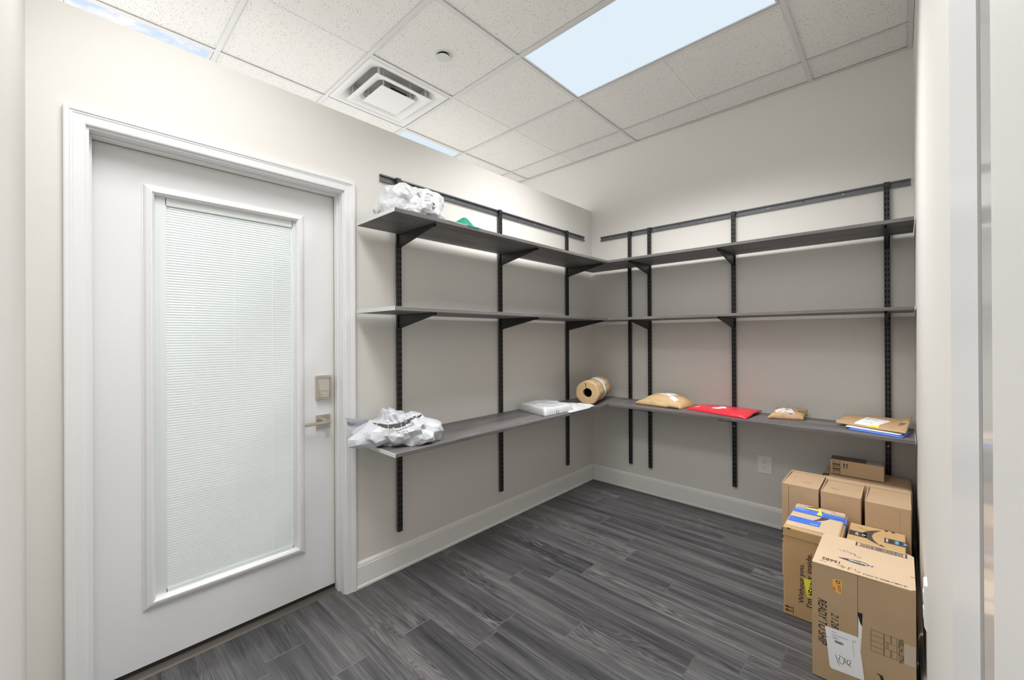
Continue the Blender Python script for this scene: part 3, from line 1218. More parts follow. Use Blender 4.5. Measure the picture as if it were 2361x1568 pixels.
# ================================================================== PARCELS ON THE SHELVES
def crumple(p, s, amp, k=16.0, seed=0.0):
    """facets of a crumpled sheet: planes around scattered points, blended at the creases"""
    q = Vector(p) * s + Vector((seed, seed * 1.7, seed * 0.3))
    d, pts = noise.voronoi(q, distance_metric='DISTANCE', exponent=2.5)
    w = t = 0.0
    d0 = d[0]
    for di, pi in zip(d, pts):
        wi = math.exp(-k * (di - d0))
        rv = noise.cell_vector(Vector(pi) * 7.31 + Vector((3.1, 1.7, 9.2))) - Vector((0.5, 0.5, 0.5))
        t += wi * (rv.dot(q - Vector(pi)) * 1.3 + rv.x * 0.25)
        w += wi
    return amp * t / w


def blob(name, centre, lobes, mat, parent, amp=0.03, s=9.0, amp2=0.010, seed=0.0, clamp=None):
    """star-shaped union of ellipsoids, crumpled; lobes: (offset, radii, yaw, power)"""
    c = Vector(centre)
    bm = bm_new()
    bmesh.ops.create_icosphere(bm, subdivisions=4, radius=1.0)
    rn = random.Random(int(seed * 10) + 1)

    def radius(u):
        best = 0.012
        for off, rad, yaw, pw in lobes:
            ca, sa = math.cos(-yaw), math.sin(-yaw)

            def inside(r):
                x, y, z = u.x * r - off[0], u.y * r - off[1], u.z * r - off[2]
                x, y = x * ca - y * sa, x * sa + y * ca
                return abs(x / rad[0]) ** pw + abs(y / rad[1]) ** pw + abs(z / rad[2]) ** pw < 1
            r = 0.6
            while r > 0 and not inside(r):
                r -= 0.02
            if r > 0:
                lo, hi = r, r + 0.02
                for _ in range(6):
                    md = (lo + hi) / 2
                    if inside(md):
                        lo = md
                    else:
                        hi = md
                best = max(best, lo)
        return best
    # scattered crease points, flat facets between them
    for v in bm.verts:
        u = (v.co + Vector((rn.uniform(-1, 1), rn.uniform(-1, 1), rn.uniform(-1, 1))) * 0.035).normalized()
        r = radius(u)
        p = c + u * r
        r += amp * noise.noise(p * s + Vector((seed, 0, 0))) + crumple(p, s * 1.6, amp2 * 3.2, seed=seed) + rn.uniform(-amp2, amp2)
        v.co = c + u * max(0.012, r)
    bmesh.ops.subdivide_edges(bm, edges=bm.edges[:], cuts=2, use_grid_fill=True)
    bmesh.ops.triangulate(bm, faces=bm.faces[:])
    bmesh.ops.smooth_vert(bm, verts=bm.verts[:], factor=0.35, use_axis_x=True, use_axis_y=True, use_axis_z=True)
    for v in bm.verts:
        q = v.co.copy()
        v.co += (q - c).normalized() * (0.0025 * noise.noise(q * 70))
        if clamp:
            v.co = clamp(v.co)
    return obj(name, bm, mat, parent, smooth=False)


def pillow(name, corners, thick, mat, parent, nx=44, ny=30, px=3.0, py=3.0, amp=0.006, s=14.0, seed=0.0, base=0.0, lift=None, edge=0.0012, ridge=0.0):
    """flat mailer: bilinear outline, upper and lower sheets, seams all round; lift(u,v) bends it"""
    c = [Vector(p) for p in corners]
    bm = bm_new()
    grid = {}
    for side in (1, 0):
        for i in range(nx + 1):
            for j in range(ny + 1):
                u, v = i / nx, j / ny
                p = (c[0] * (1 - u) + c[1] * u) * (1 - v) + (c[3] * (1 - u) + c[2] * u) * v
                su, sv = 2 * u - 1, 2 * v - 1
                body = max(0.0, 1 - abs(su) ** px) ** 0.6 * max(0.0, 1 - abs(sv) ** py) ** 0.6
                h = edge * side
                if side:
                    h += thick * body
                    h += crumple((p.x, p.y, 0.3), s, amp, seed=seed) * (0.35 + 0.65 * body)
                    h = max(h, edge)
                q = p + Vector((0, 0, base + h))
                if lift:
                    q.z += lift(u, v)
                # ragged outline
                if ridge and (i in (0, nx) or j in (0, ny)):
                    q += Vector((noise.noise(p * 40 + Vector((seed, 0, 0))), noise.noise(p * 40 + Vector((0, seed, 3))), 0)) * ridge
                grid[side, i, j] = bm.verts.new(q)
    for i in range(nx):
        for j in range(ny):
            bm.faces.new([grid[1, a, b] for a, b in ((i, j), (i + 1, j), (i + 1, j + 1), (i, j + 1))])
            bm.faces.new([grid[0, a, b] for a, b in ((i, j), (i, j + 1), (i + 1, j + 1), (i + 1, j))])
    for i in range(nx):
        bm.faces.new((grid[0, i, 0], grid[0, i + 1, 0], grid[1, i + 1, 0], grid[1, i, 0]))
        bm.faces.new((grid[0, i + 1, ny], grid[0, i, ny], grid[1, i, ny], grid[1, i + 1, ny]))
    for j in range(ny):
        bm.faces.new((grid[0, 0, j + 1], grid[0, 0, j], grid[1, 0, j], grid[1, 0, j + 1]))
        bm.faces.new((grid[0, nx, j], grid[0, nx, j + 1], grid[1, nx, j + 1], grid[1, nx, j]))
    return obj(name, bm, mat, parent, smooth=True)


ZS = SH['bottom']
VH = Vector((0.682, -0.731, 0)).normalized()      # horizontal, from the corner towards the room
VR = Vector((0.731, 0.682, 0))
EZV = Vector((0, 0, 1))


# ---- big crumpled bag at the shelf end
t = thing('poly_bag', 'large crumpled white poly mailer with a black curved arrow, at the shelf end', 'bag', (0.20, -2.13, ZS))


def cl1(p):
    p = p.copy()
    if p.x < 0.030:
        p.x = 0.030 + (p.x - 0.030) * 0.03
    zf = ZS + 0.001
    if p.y < -2.280:
        zf = ZS + 0.0005
    if p.z < zf:
        p.z = zf + 0.0
    return p


body = blob('wrapper', (0.205, -2.135, ZS + 0.058), [
    ((0, 0, 0), (0.185, 0.140, 0.078), 0.75, 2.3),
    ((-0.02, 0.0, 0.040), (0.115, 0.10, 0.060), 0.75, 2.0),
    ((0.085, 0.120, -0.008), (0.075, 0.10, 0.064), 0.75, 2.2),
    ((-0.055, -0.115, -0.012), (0.105, 0.13, 0.058), 0.75, 2.2),
], POLY, t, amp=0.040, s=13.0, amp2=0.009, seed=2.0, clamp=cl1)
# torn tail of the wrapper
bm = bm_new()
n1, n2 = 18, 10
g = {}
for i in range(n1 + 1):
    for j in range(n2 + 1):
        u, v = i / n1, j / n2
        p = Vector((0.125, -2.225, ZS + 0.070)) * (1 - u) + Vector((0.080, -2.350, ZS + 0.115)) * u
        wdt = 0.080 * (1 - u) + 0.040 * u
        q = p + Vector((-0.45 * (v - 0.5) * wdt, -0.25 * (v - 0.5) * wdt, (v - 0.5) * wdt))
        q.x += 0.005 * math.sin(v * 7 + u * 4) + crumple(q, 30, 0.012)
        g[i, j] = bm.verts.new(q)
for i in range(n1):
    for j in range(n2):
        bm.faces.new((g[i, j], g[i + 1, j], g[i + 1, j + 1], g[i, j + 1]))
bmesh.ops.solidify(bm, geom=bm.faces[:], thickness=0.001)
obj('tail', bm, POLY, t, smooth=False)
up_s = (Vector((0, 0, 1)) * 0.88 - VH * 0.47).normalized()
face_n = VR.cross(up_s)
o_s = Vector((0.225, -2.15, ZS + 0.10))
segs = [crescent2d(0.235, 0.050, 0.030, 6, a, b) for a, b in ((0.0, 0.30), (0.31, 0.55), (0.56, 0.80), (0.81, 0.97))]
wrap('arrow_print', move2d(join2d(*segs), 0.0, 0.02, 0.33), body, o_s, VR, up_s, INKB, t)
wrap('arrow_print', join2d(poly2d([(0.085, 0.088), (0.118, 0.078), (0.112, 0.088), (0.09, 0.098)]), poly2d([(0.123, 0.084), (0.139, 0.087), (0.132, 0.045), (0.120, 0.040), (0.122, 0.06)])), body, o_s, VR, up_s, INKB, t)
wrap('lettering', move2d(text2d('NAWETIO', 0.013), 0.055, -0.045, 0.5), body, o_s, VR, up_s, INK, t)
wrap('lettering', move2d(dashes2d(0.007, 0.045, 9, 5), 0.050, -0.068, 0.35), body, o_s, VR, up_s, INKB, t)
wrap('shipping_label', poly2d([(-0.055, 0.085), (-0.005, 0.100), (0.012, 0.122), (-0.035, 0.112)]), body, o_s, VR, up_s, PAPER, t)

# ---- white bag on the top shelf
ZS1 = SH['top']
t = thing('poly_bag', 'crumpled white plastic parcel with a printed label, on the top shelf near the door', 'bag', (0.20, -2.06, ZS1))


def cl2(p):
    p = p.copy()
    p.z = max(p.z, ZS1 + 0.001)
    p.x = max(p.x, 0.034)
    return p


b2 = blob('wrapper', (0.215, -2.065, ZS1 + 0.075), [
    ((0, 0, 0), (0.115, 0.165, 0.085), 0.0, 3.0),
    ((-0.02, -0.05, 0.045), (0.085, 0.085, 0.075), 0.0, 2.6),
    ((0.0, 0.085, 0.03), (0.09, 0.065, 0.082), 0.0, 2.8),
    ((0.01, -0.12, -0.04), (0.10, 0.075, 0.05), 0.0, 2.4),
], POLY2, t, amp=0.034, s=13.0, amp2=0.007, seed=11.0, clamp=cl2)
fn = Vector((0.82, -0.55, 0.12)).normalized()
rt = Vector((0, 0, 1)).cross(fn).normalized()
upv = fn.cross(rt)
o2 = Vector((0.25, -1.985, ZS1 + 0.095))
wrap('shipping_label', rects2d([(-0.030, -0.055, 0.055, 0.050)]), b2, o2, rt, upv, PAPER, t)
bars = [(-0.012 + 0.004 * k, 0.020, -0.010 + 0.004 * k, 0.034) for k in range(9)] + [(0.022, -0.028, 0.042, -0.012)] + [(0.018, -0.036 - 0.005 * k, 0.034, -0.0335 - 0.005 * k) for k in range(4)] + [(-0.020, 0.008 - 0.007 * k, 0.012, 0.010 - 0.007 * k) for k in range(5)]
wrap('label_print', rects2d(bars), b2, o2, rt, upv, INKB, t, lift=0.0016)
wrap('lettering', move2d(dashes2d(0.008, 0.035, 7, 6), -0.045, 0.015, -1.2), b2, o2, rt, upv, INK, t, lift=0.0014)

# ---- green envelope on the top shelf
t = thing('green_envelope', 'bright green paper envelope lying folded on the top left shelf', 'envelope', (0.35, -1.78, ZS1))
bm = bm_new()
n1, n2 = 24, 10
g = {}
for i in range(n1 + 1):
    for j in range(n2 + 1):
        u, v = i / n1, j / n2
        y = -1.975 + 0.245 * u + 0.120 * v
        x = 0.396 - 0.14 * v
        tent = max(0.0, 1 - abs(u - 0.50) / 0.5)
        z = ZS1 + 0.002 + 0.088 * min(tent * 1.1, 1.0) ** 0.75 * v - 0.0
        g[i, j] = bm.verts.new((x, y, z))
for i in range(n1):
    for j in range(n2):
        bm.faces.new((g[i, j], g[i + 1, j], g[i + 1, j + 1], g[i, j + 1]))
bmesh.ops.solidify(bm, geom=bm.faces[:], thickness=0.0012)
obj('paper', bm, GREEN, t)
bm = bm_new()
A = [bm.verts.new(p) for p in ((0.3985, -1.84, ZS1 + 0.003), (0.3985, -1.75, ZS1 + 0.003), (0.3995, -1.755, ZS1 - 0.004), (0.3995, -1.83, ZS1 - 0.004))]
bm.faces.new(A)
bmesh.ops.solidify(bm, geom=bm.faces[:], thickness=0.0008)
obj('flap', bm, GREEN, t)

# ---- flat white mailer with a book in it
t = thing('poly_mailer', 'flat white poly mailer wrapped round a book, on the lowest left shelf', 'mailer', (0.22, -0.95, ZS))
bk = pillow('packed_end', [(0.060, -1.075, ZS), (0.366, -1.150, ZS), (0.380, -0.845, ZS), (0.080, -0.790, ZS)], 0.044, POLY2, t, nx=60, ny=50, px=16, py=16, amp=0.014, s=11, seed=3.0, edge=0.012)
pillow('loose_end', [(0.085, -0.860, ZS), (0.402, -0.915, ZS), (0.400, -0.600, ZS), (0.150, -0.690, ZS)], 0.036, POLY2, t, px=2.4, py=2.6, amp=0.026, s=13, seed=7.0,
       lift=lambda u, v: 0.018 * max(0.0, v - 0.75) * 4 * u * (0.5 + 0.5 * math.sin(9 * u)))
wrap('pen_mark', stroke2d([[(-0.05, 0.02), (0.0, 0.0), (0.06, 0.005)], [(-0.03, -0.02), (0.03, -0.03), (0.055, -0.02)], [(0.0, 0.03), (0.02, 0.012), (0.05, 0.03), (0.03, 0.035)]], 0.003), bk, (0.22, -0.96, ZS), VR, -VH, simple('grey_pen', (0.22, 0.22, 0.26), 0.6), t)
NAVY = simple('navy_print', (0.02, 0.03, 0.12), 0.5)
wrap('printed_mark', join2d(rects2d([(-0.012, -0.014, -0.008, 0.010)]), rects2d([(0.008, -0.014, 0.012, 0.010)])), bk, (0.3, -1.0, ZS + 0.02), Vector((0.25, 0.97, 0)), EZV, NAVY, t)

# ---- cardboard roll in the corner
t = thing('cardboard_roll', 'brown cardboard roll with a black hole in its end, lying in the shelf corner', 'roll', (0.22, -0.33, ZS))
ra = Vector((-0.31, 0.95, 0)).normalized()
rs = Vector((ra.y, -ra.x, 0))
c0 = Vector((0.310, -0.560, ZS + 0.094))
LEN = 0.44
RAD = 0.092
bm = bm_new()
n = 48
prev = None
prof_r = [(0.0, 0.036), (0.0, 0.085), (0.004, 0.0915), (0.06, 0.0925), (0.16, 0.0905), (0.22, 0.0925), (0.34, 0.0905), (0.40, 0.0925), (0.436, 0.0915), (LEN, 0.086), (LEN, 0.036), (0.40, 0.036), (0.04, 0.036), (0.0, 0.036)]
for d, r in prof_r:
    lp = []
    for i in range(n):
        a = 2 * math.pi * i / n
        facet = 1 + 0.018 * math.cos(7 * a + 0.7) if r > 0.05 else 1
        rr = r * facet + (0.0025 * noise.noise(Vector((math.cos(a) * 3, math.sin(a) * 3, d * 14))) if r > 0.05 else 0)
        p = c0 + ra * d + rs * (rr * math.cos(a)) + Vector((0, 0, 1)) * (rr * math.sin(a))
        p.z = max(p.z, ZS + 0.001)
        lp.append(bm.verts.new(p))
    if prev:
        for i in range(n):
            bm.faces.new((prev[i], prev[(i + 1) % n], lp[(i + 1) % n], lp[i]))
    prev = lp
bmesh.ops.remove_doubles(bm, verts=bm.verts, dist=1e-5)
roll = obj('tube', bm, BOARD, t)


def roll_band(name, d0, d1, a0, a1, r, mat):
    bm = bm_new()
    prev = None
    m = 30
    for i in range(m + 1):
        a = a0 + (a1 - a0) * i / m
        fc = 1 + 0.018 * math.cos(7 * a + 0.7)
        row = [bm.verts.new(c0 + ra * d + rs * (r * fc * math.cos(a)) + Vector((0, 0, 1)) * (r * fc * math.sin(a))) for d in (d0, d1)]
        if prev:
            bm.faces.new((prev[0], prev[1], row[1], row[0]))
        prev = row
    return obj(name, bm, mat, t)


roll_band('tape_band', 0.165, 0.235, -0.9, 2.3, 0.0945, PAPER)
roll_band('shipping_label', 0.25, 0.285, 0.5, 1.9, 0.0945, PAPER)
bm = bm_new()
m = 28
lo = c0 - ra * 0.0008
A = [bm.verts.new(lo + ra * 0.045 + rs * (0.0359 * math.cos(2 * math.pi * i / m)) + Vector((0, 0, 1)) * (0.0359 * math.sin(2 * math.pi * i / m))) for i in range(m)]
bm.faces.new(A)
obj('core_hole', bm, SLOTM, t)
flat('split', stroke2d([[(-0.006, 0.030), (-0.010, 0.050), (-0.014, 0.072)], [(-0.016, 0.068), (-0.014, 0.076)]], 0.004), c0, rs, (0, 0, 1), SLOTM, t, 0.0008)
for d, a in ((0.05, 0.9), (0.09, 1.0), (0.03, 0.55), (0.33, 1.2), (0.36, 0.9), (0.07, 0.7)):
    p = c0 + ra * d + rs * (0.0948 * math.cos(a)) + Vector((0, 0, 1)) * (0.0948 * math.sin(a))
    tang = (-rs * math.sin(a) + Vector((0, 0, 1)) * math.cos(a))
    flat('pen_mark', stroke2d([[(0, 0), (0.012, 0.006)], [(0.004, 0.008), (0.014, -0.004)]], 0.003), p, tang, ra, INK, t, 0.002)

# ---- kraft padded mailer
t = thing('padded_mailer', 'tan kraft padded mailer with a white label, beside the red mailer', 'mailer', (0.75, -0.14, ZS))
KC = [(0.585, -0.262, ZS), (0.915, -0.275, ZS), (0.962, -0.055, ZS), (0.585, -0.045, ZS)]
k4 = pillow('envelope', KC, 0.070, KRAFT, t, px=2.8, py=2.4, amp=0.010, s=10, seed=5.0, edge=0.010, lift=lambda u, v: 0.020 * v * (1 - abs(2 * u - 1)))
pillow('folded_edge', [(0.560, -0.268, ZS + 0.0), (0.905, -0.292, ZS), (0.890, -0.230, ZS), (0.580, -0.215, ZS)], 0.026, KRAFT, t, nx=36, ny=10, px=8, py=2.2, amp=0.020, s=20, seed=8.0, edge=0.010, ridge=0.005,
       lift=lambda u, v: 0.008 * (1 - v) * (1 if u > 0.75 else 0.3))
wrap('shipping_label', rects2d([(-0.055, -0.045, 0.050, 0.040)]), k4, (0.780, -0.150, ZS), (0.94, -0.34, 0), (0.34, 0.94, 0), PAPER, t)
wrap('label_print', rects2d([(-0.030, 0.004, 0.030, 0.010), (-0.045, -0.015, -0.005, -0.011), (-0.045, -0.024, 0.0, -0.020)]), k4, (0.780, -0.150, ZS), (0.94, -0.34, 0), (0.34, 0.94, 0), simple('grey_print', (0.3, 0.3, 0.34), 0.6), t, lift=0.0016)
wrap('sticker', rects2d([(-0.02, -0.022, 0.035, 0.016)]), k4, (0.840, -0.215, ZS), (0.92, -0.39, 0), (0.39, 0.92, 0), PAPER, t)

# ---- red mailer
t = thing('red_mailer', 'bright red poly mailer with a small white label, lying on the lowest back shelf', 'mailer', (1.15, -0.19, ZS))
RC = [(0.945, -0.250, ZS), (1.365, -0.365, ZS), (1.385, -0.060, ZS), (0.985, -0.050, ZS)]
rd = pillow('envelope', RC, 0.024, RED, t, px=5, py=5, amp=0.012, s=9, seed=9.0, edge=0.006, ridge=0.003,
            lift=lambda u, v: 0.010 * u * (1 - abs(2 * v - 1)) + 0.012 * max(0, u - 0.9) * 10 * v)
wrap('shipping_label', poly2d([(-0.045, -0.035), (0.055, -0.020), (0.045, 0.004), (0.000, 0.052), (-0.040, -0.010)]), rd, (1.165, -0.215, ZS), (0.97, -0.22, 0), (0.22, 0.97, 0), PAPER, t)
wrap('label_print', rects2d([(-0.015, 0.002, 0.012, 0.006), (-0.015, -0.008, 0.020, -0.004)]), rd, (1.165, -0.205, ZS), (0.97, -0.22, 0), (0.22, 0.97, 0), simple('grey_print', (0.3, 0.3, 0.34), 0.6), t, lift=0.0016)
PINK = simple('pale_pink_print', (0.72, 0.45, 0.47), 0.4)
wrap('triangle_print', join2d(poly2d([(-0.022, -0.018), (0.020, -0.018), (0.016, -0.006), (-0.010, -0.006)]), poly2d([(-0.002, -0.002), (0.018, -0.002), (0.018, 0.022)])), rd, (1.02, -0.225, ZS), (0.97, -0.22, 0), (0.22, 0.97, 0), PINK, t)

# ---- small brown parcel
t = thing('paper_parcel', 'small crinkled brown paper parcel with a white label, between two mailers', 'parcel', (1.55, -0.15, ZS))
PC = [(1.462, -0.252, ZS), (1.640, -0.175, ZS), (1.640, -0.045, ZS), (1.470, -0.065, ZS)]
sp = pillow('wrapper', PC, 0.022, KRAFT2, t, nx=36, ny=26, px=4, py=4, amp=0.022, s=15, seed=13.0, edge=0.012, ridge=0.007,
            lift=lambda u, v: 0.028 * v + 0.012 * max(0, v - 0.85) * 6 * (0.6 + 0.4 * math.sin(20 * u)))
ax6 = Vector((0.92, 0.30, 0)).normalized()
ay6 = Vector((-0.30, 0.92, 0)).normalized()
wrap('shipping_label', rects2d([(-0.062, -0.040, 0.036, 0.055)]), sp, (1.545, -0.150, ZS), ax6, ay6, PAPER, t)
wrap('label_print', join2d(rects2d([(-0.055, -0.030, -0.030, -0.026), (-0.020, -0.030, 0.028, -0.026), (-0.055, -0.018, 0.0, -0.015)]), stroke2d([[(-0.04, 0.0), (0.0, 0.008), (0.02, 0.03)], [(0.0, 0.02), (0.025, 0.035)]], 0.002)), sp, (1.545, -0.150, ZS), ax6, ay6, INKB, t, lift=0.0016)
for _s in (rects2d([(0.045, 0.015, 0.085, 0.022)]), rects2d([(0.045, 0.030, 0.085, 0.036)]), crescent2d(0.045, 0.02, 0.012)):
    wrap('paper_print', _s, sp, (1.565, -0.165, ZS), ax6, ay6, INKB, t)

# ---- envelopes and flat kraft mailer at the right end
t = thing('blue_envelope', 'blue envelope sticking out from under the large brown flat mailer', 'envelope', (1.98, -0.26, ZS))
pillow('sleeve', [(1.862, -0.293, ZS), (2.088, -0.372, ZS), (2.118, -0.190, ZS), (1.885, -0.110, ZS)], 0.006, BLUEE, t, nx=24, ny=14, px=6, py=6, amp=0.001, s=9, seed=1.0, edge=0.005)
pillow('inner_sheet', [(1.848, -0.272, ZS + 0.011), (2.080, -0.352, ZS + 0.011), (2.106, -0.180, ZS + 0.011), (1.872, -0.100, ZS + 0.011)], 0.001, PAPER, t, nx=12, ny=8, px=6, py=6, amp=0.0, s=9, edge=0.0015)
t = thing('white_envelope', 'white envelope corner peeking out behind the large brown flat mailer', 'envelope', (1.85, -0.08, ZS))
pillow('paper', [(1.792, -0.100, ZS), (1.98, -0.112, ZS), (1.99, -0.040, ZS), (1.80, -0.038, ZS)], 0.006, PAPER, t, nx=14, ny=8, px=6, py=6, amp=0.001, s=9, edge=0.012)
t = thing('flat_mailer', 'large flat brown paper mailer with white label and yellow sticker, at the right shelf end', 'mailer', (1.97, -0.2, ZS + 0.015))
FC = [(1.800, -0.205, ZS + 0.014), (2.100, -0.340, ZS + 0.020), (2.126, -0.055, ZS + 0.018), (1.830, -0.050, ZS + 0.016)]
fm = pillow('envelope', FC, 0.012, KRAFT2, t, nx=40, ny=28, px=6, py=6, amp=0.008, s=9, seed=17.0, edge=0.004, ridge=0.002,
            lift=lambda u, v: 0.026 * v + 0.030 * max(0.0, u - 0.82) ** 1.5 * 11 * v)
ax7 = Vector((0.93, -0.36, 0)).normalized()
ay7 = Vector((0.36, 0.93, 0)).normalized()
wrap('shipping_label', poly2d([(-0.060, -0.080), (0.020, -0.085), (0.050, -0.060), (0.060, 0.055), (-0.052, 0.060)]), fm, (1.965, -0.190, ZS), ax7, ay7, PAPER, t)
wrap('label_print', join2d(rects2d([(-0.040, 0.040, -0.020, 0.046), (-0.040, 0.022, -0.028, 0.030), (-0.015, 0.024, 0.015, 0.030), (0.022, 0.028, 0.050, 0.030)]), stroke2d([[(-0.03, -0.04), (-0.02, -0.03), (-0.01, -0.045), (0.0, -0.03), (0.02, -0.05)]], 0.0025)), fm, (1.965, -0.190, ZS), ax7, ay7, simple('grey_print', (0.3, 0.3, 0.34), 0.6), t, lift=0.0016)
wrap('yellow_sticker', rects2d([(0.010, -0.092, 0.060, -0.066)]), fm, (1.965, -0.190, ZS), ax7, ay7, YELLOW, t, lift=0.002)
wrap('printed_mark', rects2d([(0.105, 0.015, 0.130, 0.045), (0.112, -0.005, 0.130, 0.004)]), fm, (1.965, -0.190, ZS), ax7, ay7, simple('grey_brown_print', (0.16, 0.10, 0.06), 0.7), t)

# ================================================================== BOXES ON THE FLOOR
def carton(label, x0, x1, y0, y1, z0, z1, mat, bev=0.004, seg=2):
    t = thing('cardboard_box', label, 'box', ((x0 + x1) / 2, (y0 + y1) / 2, z0))
    bm = bm_new()
    box(bm, x0, x1, y0, y1, z0, z1, bev=bev, seg=seg)
    obj('body', bm, mat, t)
    return t


EX, EY, EZ = (1, 0, 0), (0, 1, 0), (0, 0, 1)


def arrows2d(h):
    s = []
    for dx in (-0.5, 0.5):
        s.append(rects2d([(dx * h * 0.55 - 0.07 * h, 0, dx * h * 0.55 + 0.07 * h, h * 0.7)]))
        s.append(poly2d([(dx * h * 0.55 - 0.2 * h, h * 0.55), (dx * h * 0.55 + 0.2 * h, h * 0.55), (dx * h * 0.55, h)]))
    s.append(rects2d([(-0.55 * h, -0.16 * h, 0.55 * h, -0.08 * h)]))
    return join2d(*s)


def barcode(w, h, n, seed, frame=True):
    r = random.Random(seed)
    rs_ = []
    x = -w / 2 + h * 0.35
    while x < w / 2 - h * 0.35:
        b = w / n * r.choice((0.25, 0.4, 0.7))
        rs_.append((x, -h * 0.38, x + b, h * 0.38))
        x += b + w / n * r.choice((0.3, 0.5))
    if frame:
        e = h * 0.07
        rs_ += [(-w / 2, -h / 2, w / 2, -h / 2 + e), (-w / 2, h / 2 - e, w / 2, h / 2), (-w / 2, -h / 2, -w / 2 + e * 2, h / 2), (w / 2 - e * 2, -h / 2, w / 2, h / 2)]
    return rects2d(rs_)


# back row: three tall boxes with raised flap rims
def tall(label, x0, x1, y0, y1, z1, mark):
    t = thing('cardboard_box', label, 'box', ((x0 + x1) / 2, (y0 + y1) / 2, 0), 'tall plain cardboard boxes in a row')
    bm = bm_new()
    box(bm, x0, x1, y0, y1, 0, z1 - 0.014, bev=0.004)
    obj('body', bm, CARD_A, t)
    e = 0.004
    # top panel, rising from the back to the front crease
    bm = bm_new()
    vs = [bm.verts.new(p) for p in ((x0 + e, y0, z1 - 0.002), (x1 - e, y0, z1 - 0.002), (x1 - e, y1 - e, z1 - 0.011), (x0 + e, y1 - e, z1 - 0.011))]
    lo = [bm.verts.new(p) for p in ((x0 + e, y0, z1 - 0.016), (x1 - e, y0, z1 - 0.016), (x1 - e, y1 - e, z1 - 0.016), (x0 + e, y1 - e, z1 - 0.016))]
    bm.faces.new(vs)
    for i in range(4):
        bm.faces.new((lo[i], lo[(i + 1) % 4], vs[(i + 1) % 4], vs[i]))
    obj('top_flap', bm, CARD_A, t)
    boxobj('side_rim', (x0, x0 + e, y0 + 0.002, y1, z1 - 0.02, z1 + 0.001), CARD_C, t, bev=0.001)
    boxobj('side_rim', (x1 - e, x1, y0 + 0.002, y1, z1 - 0.02, z1 + 0.001), CARD_C, t, bev=0.001)
    boxobj('back_rim', (x0 + e, x1 - e, y1 - e, y1, z1 - 0.02, z1 + 0.002), CARD_C, t, bev=0.001)
    cx = (x0 + x1) / 2
    if mark:
        flat('pen_mark', stroke2d([[(-0.018, 0.012), (0.0, 0.0), (0.018, 0.006), (0.01, 0.02), (-0.01, 0.018), (-0.018, 0.012)]], 0.0016), (cx + mark, y0 + 0.085, z1 - 0.0045), EX, (0, 1, -0.03), PEN, t, 0.0012)
    return t


tA = tall('tall plain cardboard box at the left end of the back row', 1.602, 1.766, -0.630, -0.350, 0.507, 0.02)
boxobj('corner_fold', (1.6335, 1.6345, -0.6306, -0.6296, 0.01, 0.495), INKB, tA)
for z0, z1 in ((0.232, 0.262), (0.205, 0.222), (0.185, 0.190)):
    boxobj('edge_print', (1.6015, 1.6022, -0.622, -0.600, z0, z1), INK, tA)
    boxobj('edge_print', (1.6020, 1.609, -0.6306, -0.6296, z0, z1), INK, tA)
tall('tall plain cardboard box in the middle of the back row', 1.774, 1.936, -0.632, -0.385, 0.505, -0.03)
tC = tall('tall plain cardboard box at the right end of the back row, by the wall', 1.951, 2.114, -0.655, -0.378, 0.506, 0)
boxobj('corner_fold', (2.074, 2.075, -0.6556, -0.6546, 0.01, 0.49), CARD_I, tC)

# large worn box behind the row
tD = thing('cardboard_box', 'wide worn cardboard box against the back wall, carrying the slim box', 'box', (1.935, -0.2, 0))
bm = bm_new()
box(bm, 1.746, 2.122, -0.336, -0.060, 0, 0.500, bev=0.014, seg=3)
for v in bm.verts:
    if v.co.z > 0.45:
        v.co.z += 0.006 * noise.noise(v.co * 9)
obj('body', bm, CARD_A, tD)
boxobj('dark_tape', (1.7455, 1.775, -0.310, -0.265, 0.420, 0.5015), INKB, tD)

# slim box on top
tE = thing('cardboard_box', 'slim shipping box with two up arrows, on top of the wide worn box', 'box', (1.894, -0.205, 0.502))
bm = bm_new()
box(bm, 1.778, 2.012, -0.256, -0.150, 0.504, 0.588, bev=0.002)
obj('body', bm, CARD_A, tE)
boxobj('top_tape', (1.779, 1.935, -0.248, -0.155, 0.5880, 0.5887), DTAPE, tE)
boxobj('shipping_label', (1.938, 2.004, -0.245, -0.160, 0.5880, 0.5888), simple('grey_label', (0.42, 0.42, 0.44), 0.4), tE)
flat('arrow_print', arrows2d(0.024), (1.847, -0.256, 0.551), EX, EZ, INK, tE)
flat('ladder_print', rects2d([(-0.017, -0.036, -0.015, 0.036), (0.015, -0.036, 0.017, 0.036), (-0.017, 0.034, 0.017, 0.036), (-0.017, -0.036, 0.017, -0.034)] + [(-0.015, -0.028 + 0.0085 * k, 0.015, -0.0265 + 0.0085 * k + 0.003 * (k % 3)) for k in range(7)]), (1.806, -0.256, 0.543), EX, EZ, INKB, tE)

# box with blue tape, front left
tF = thing('cardboard_box', 'tall cardboard box with blue tape across its top and a yellow sticker', 'box', (1.78, -0.77, 0))
FX0, FX1, FY0, FY1, FZ = 1.671, 1.888, -0.987, -0.660, 0.424
bm = bm_new()
box(bm, FX0, FX1, FY0, FY1, 0, FZ - 0.012, bev=0.005)
obj('body', bm, CARD_B, tF)
bm = bm_new()
box(bm, FX0 + 0.004, FX1 - 0.006, FY0 + 0.014, FY1 - 0.004, FZ - 0.030, FZ, bev=0.010, seg=3)
for v in bm.verts:
    v.co.z += 0.004 * noise.noise(v.co * 14) if v.co.z > FZ - 0.012 else 0
lid = obj('top_flaps', bm, CARD_C, tF)
bm = bm_new()
box(bm, FX0, FX1, FY0 - 0.0025, FY0, FZ - 0.055, FZ - 0.016, bev=0.001)
obj('front_lip', bm, CARD_B, tF)
zt = FZ + 0.0005
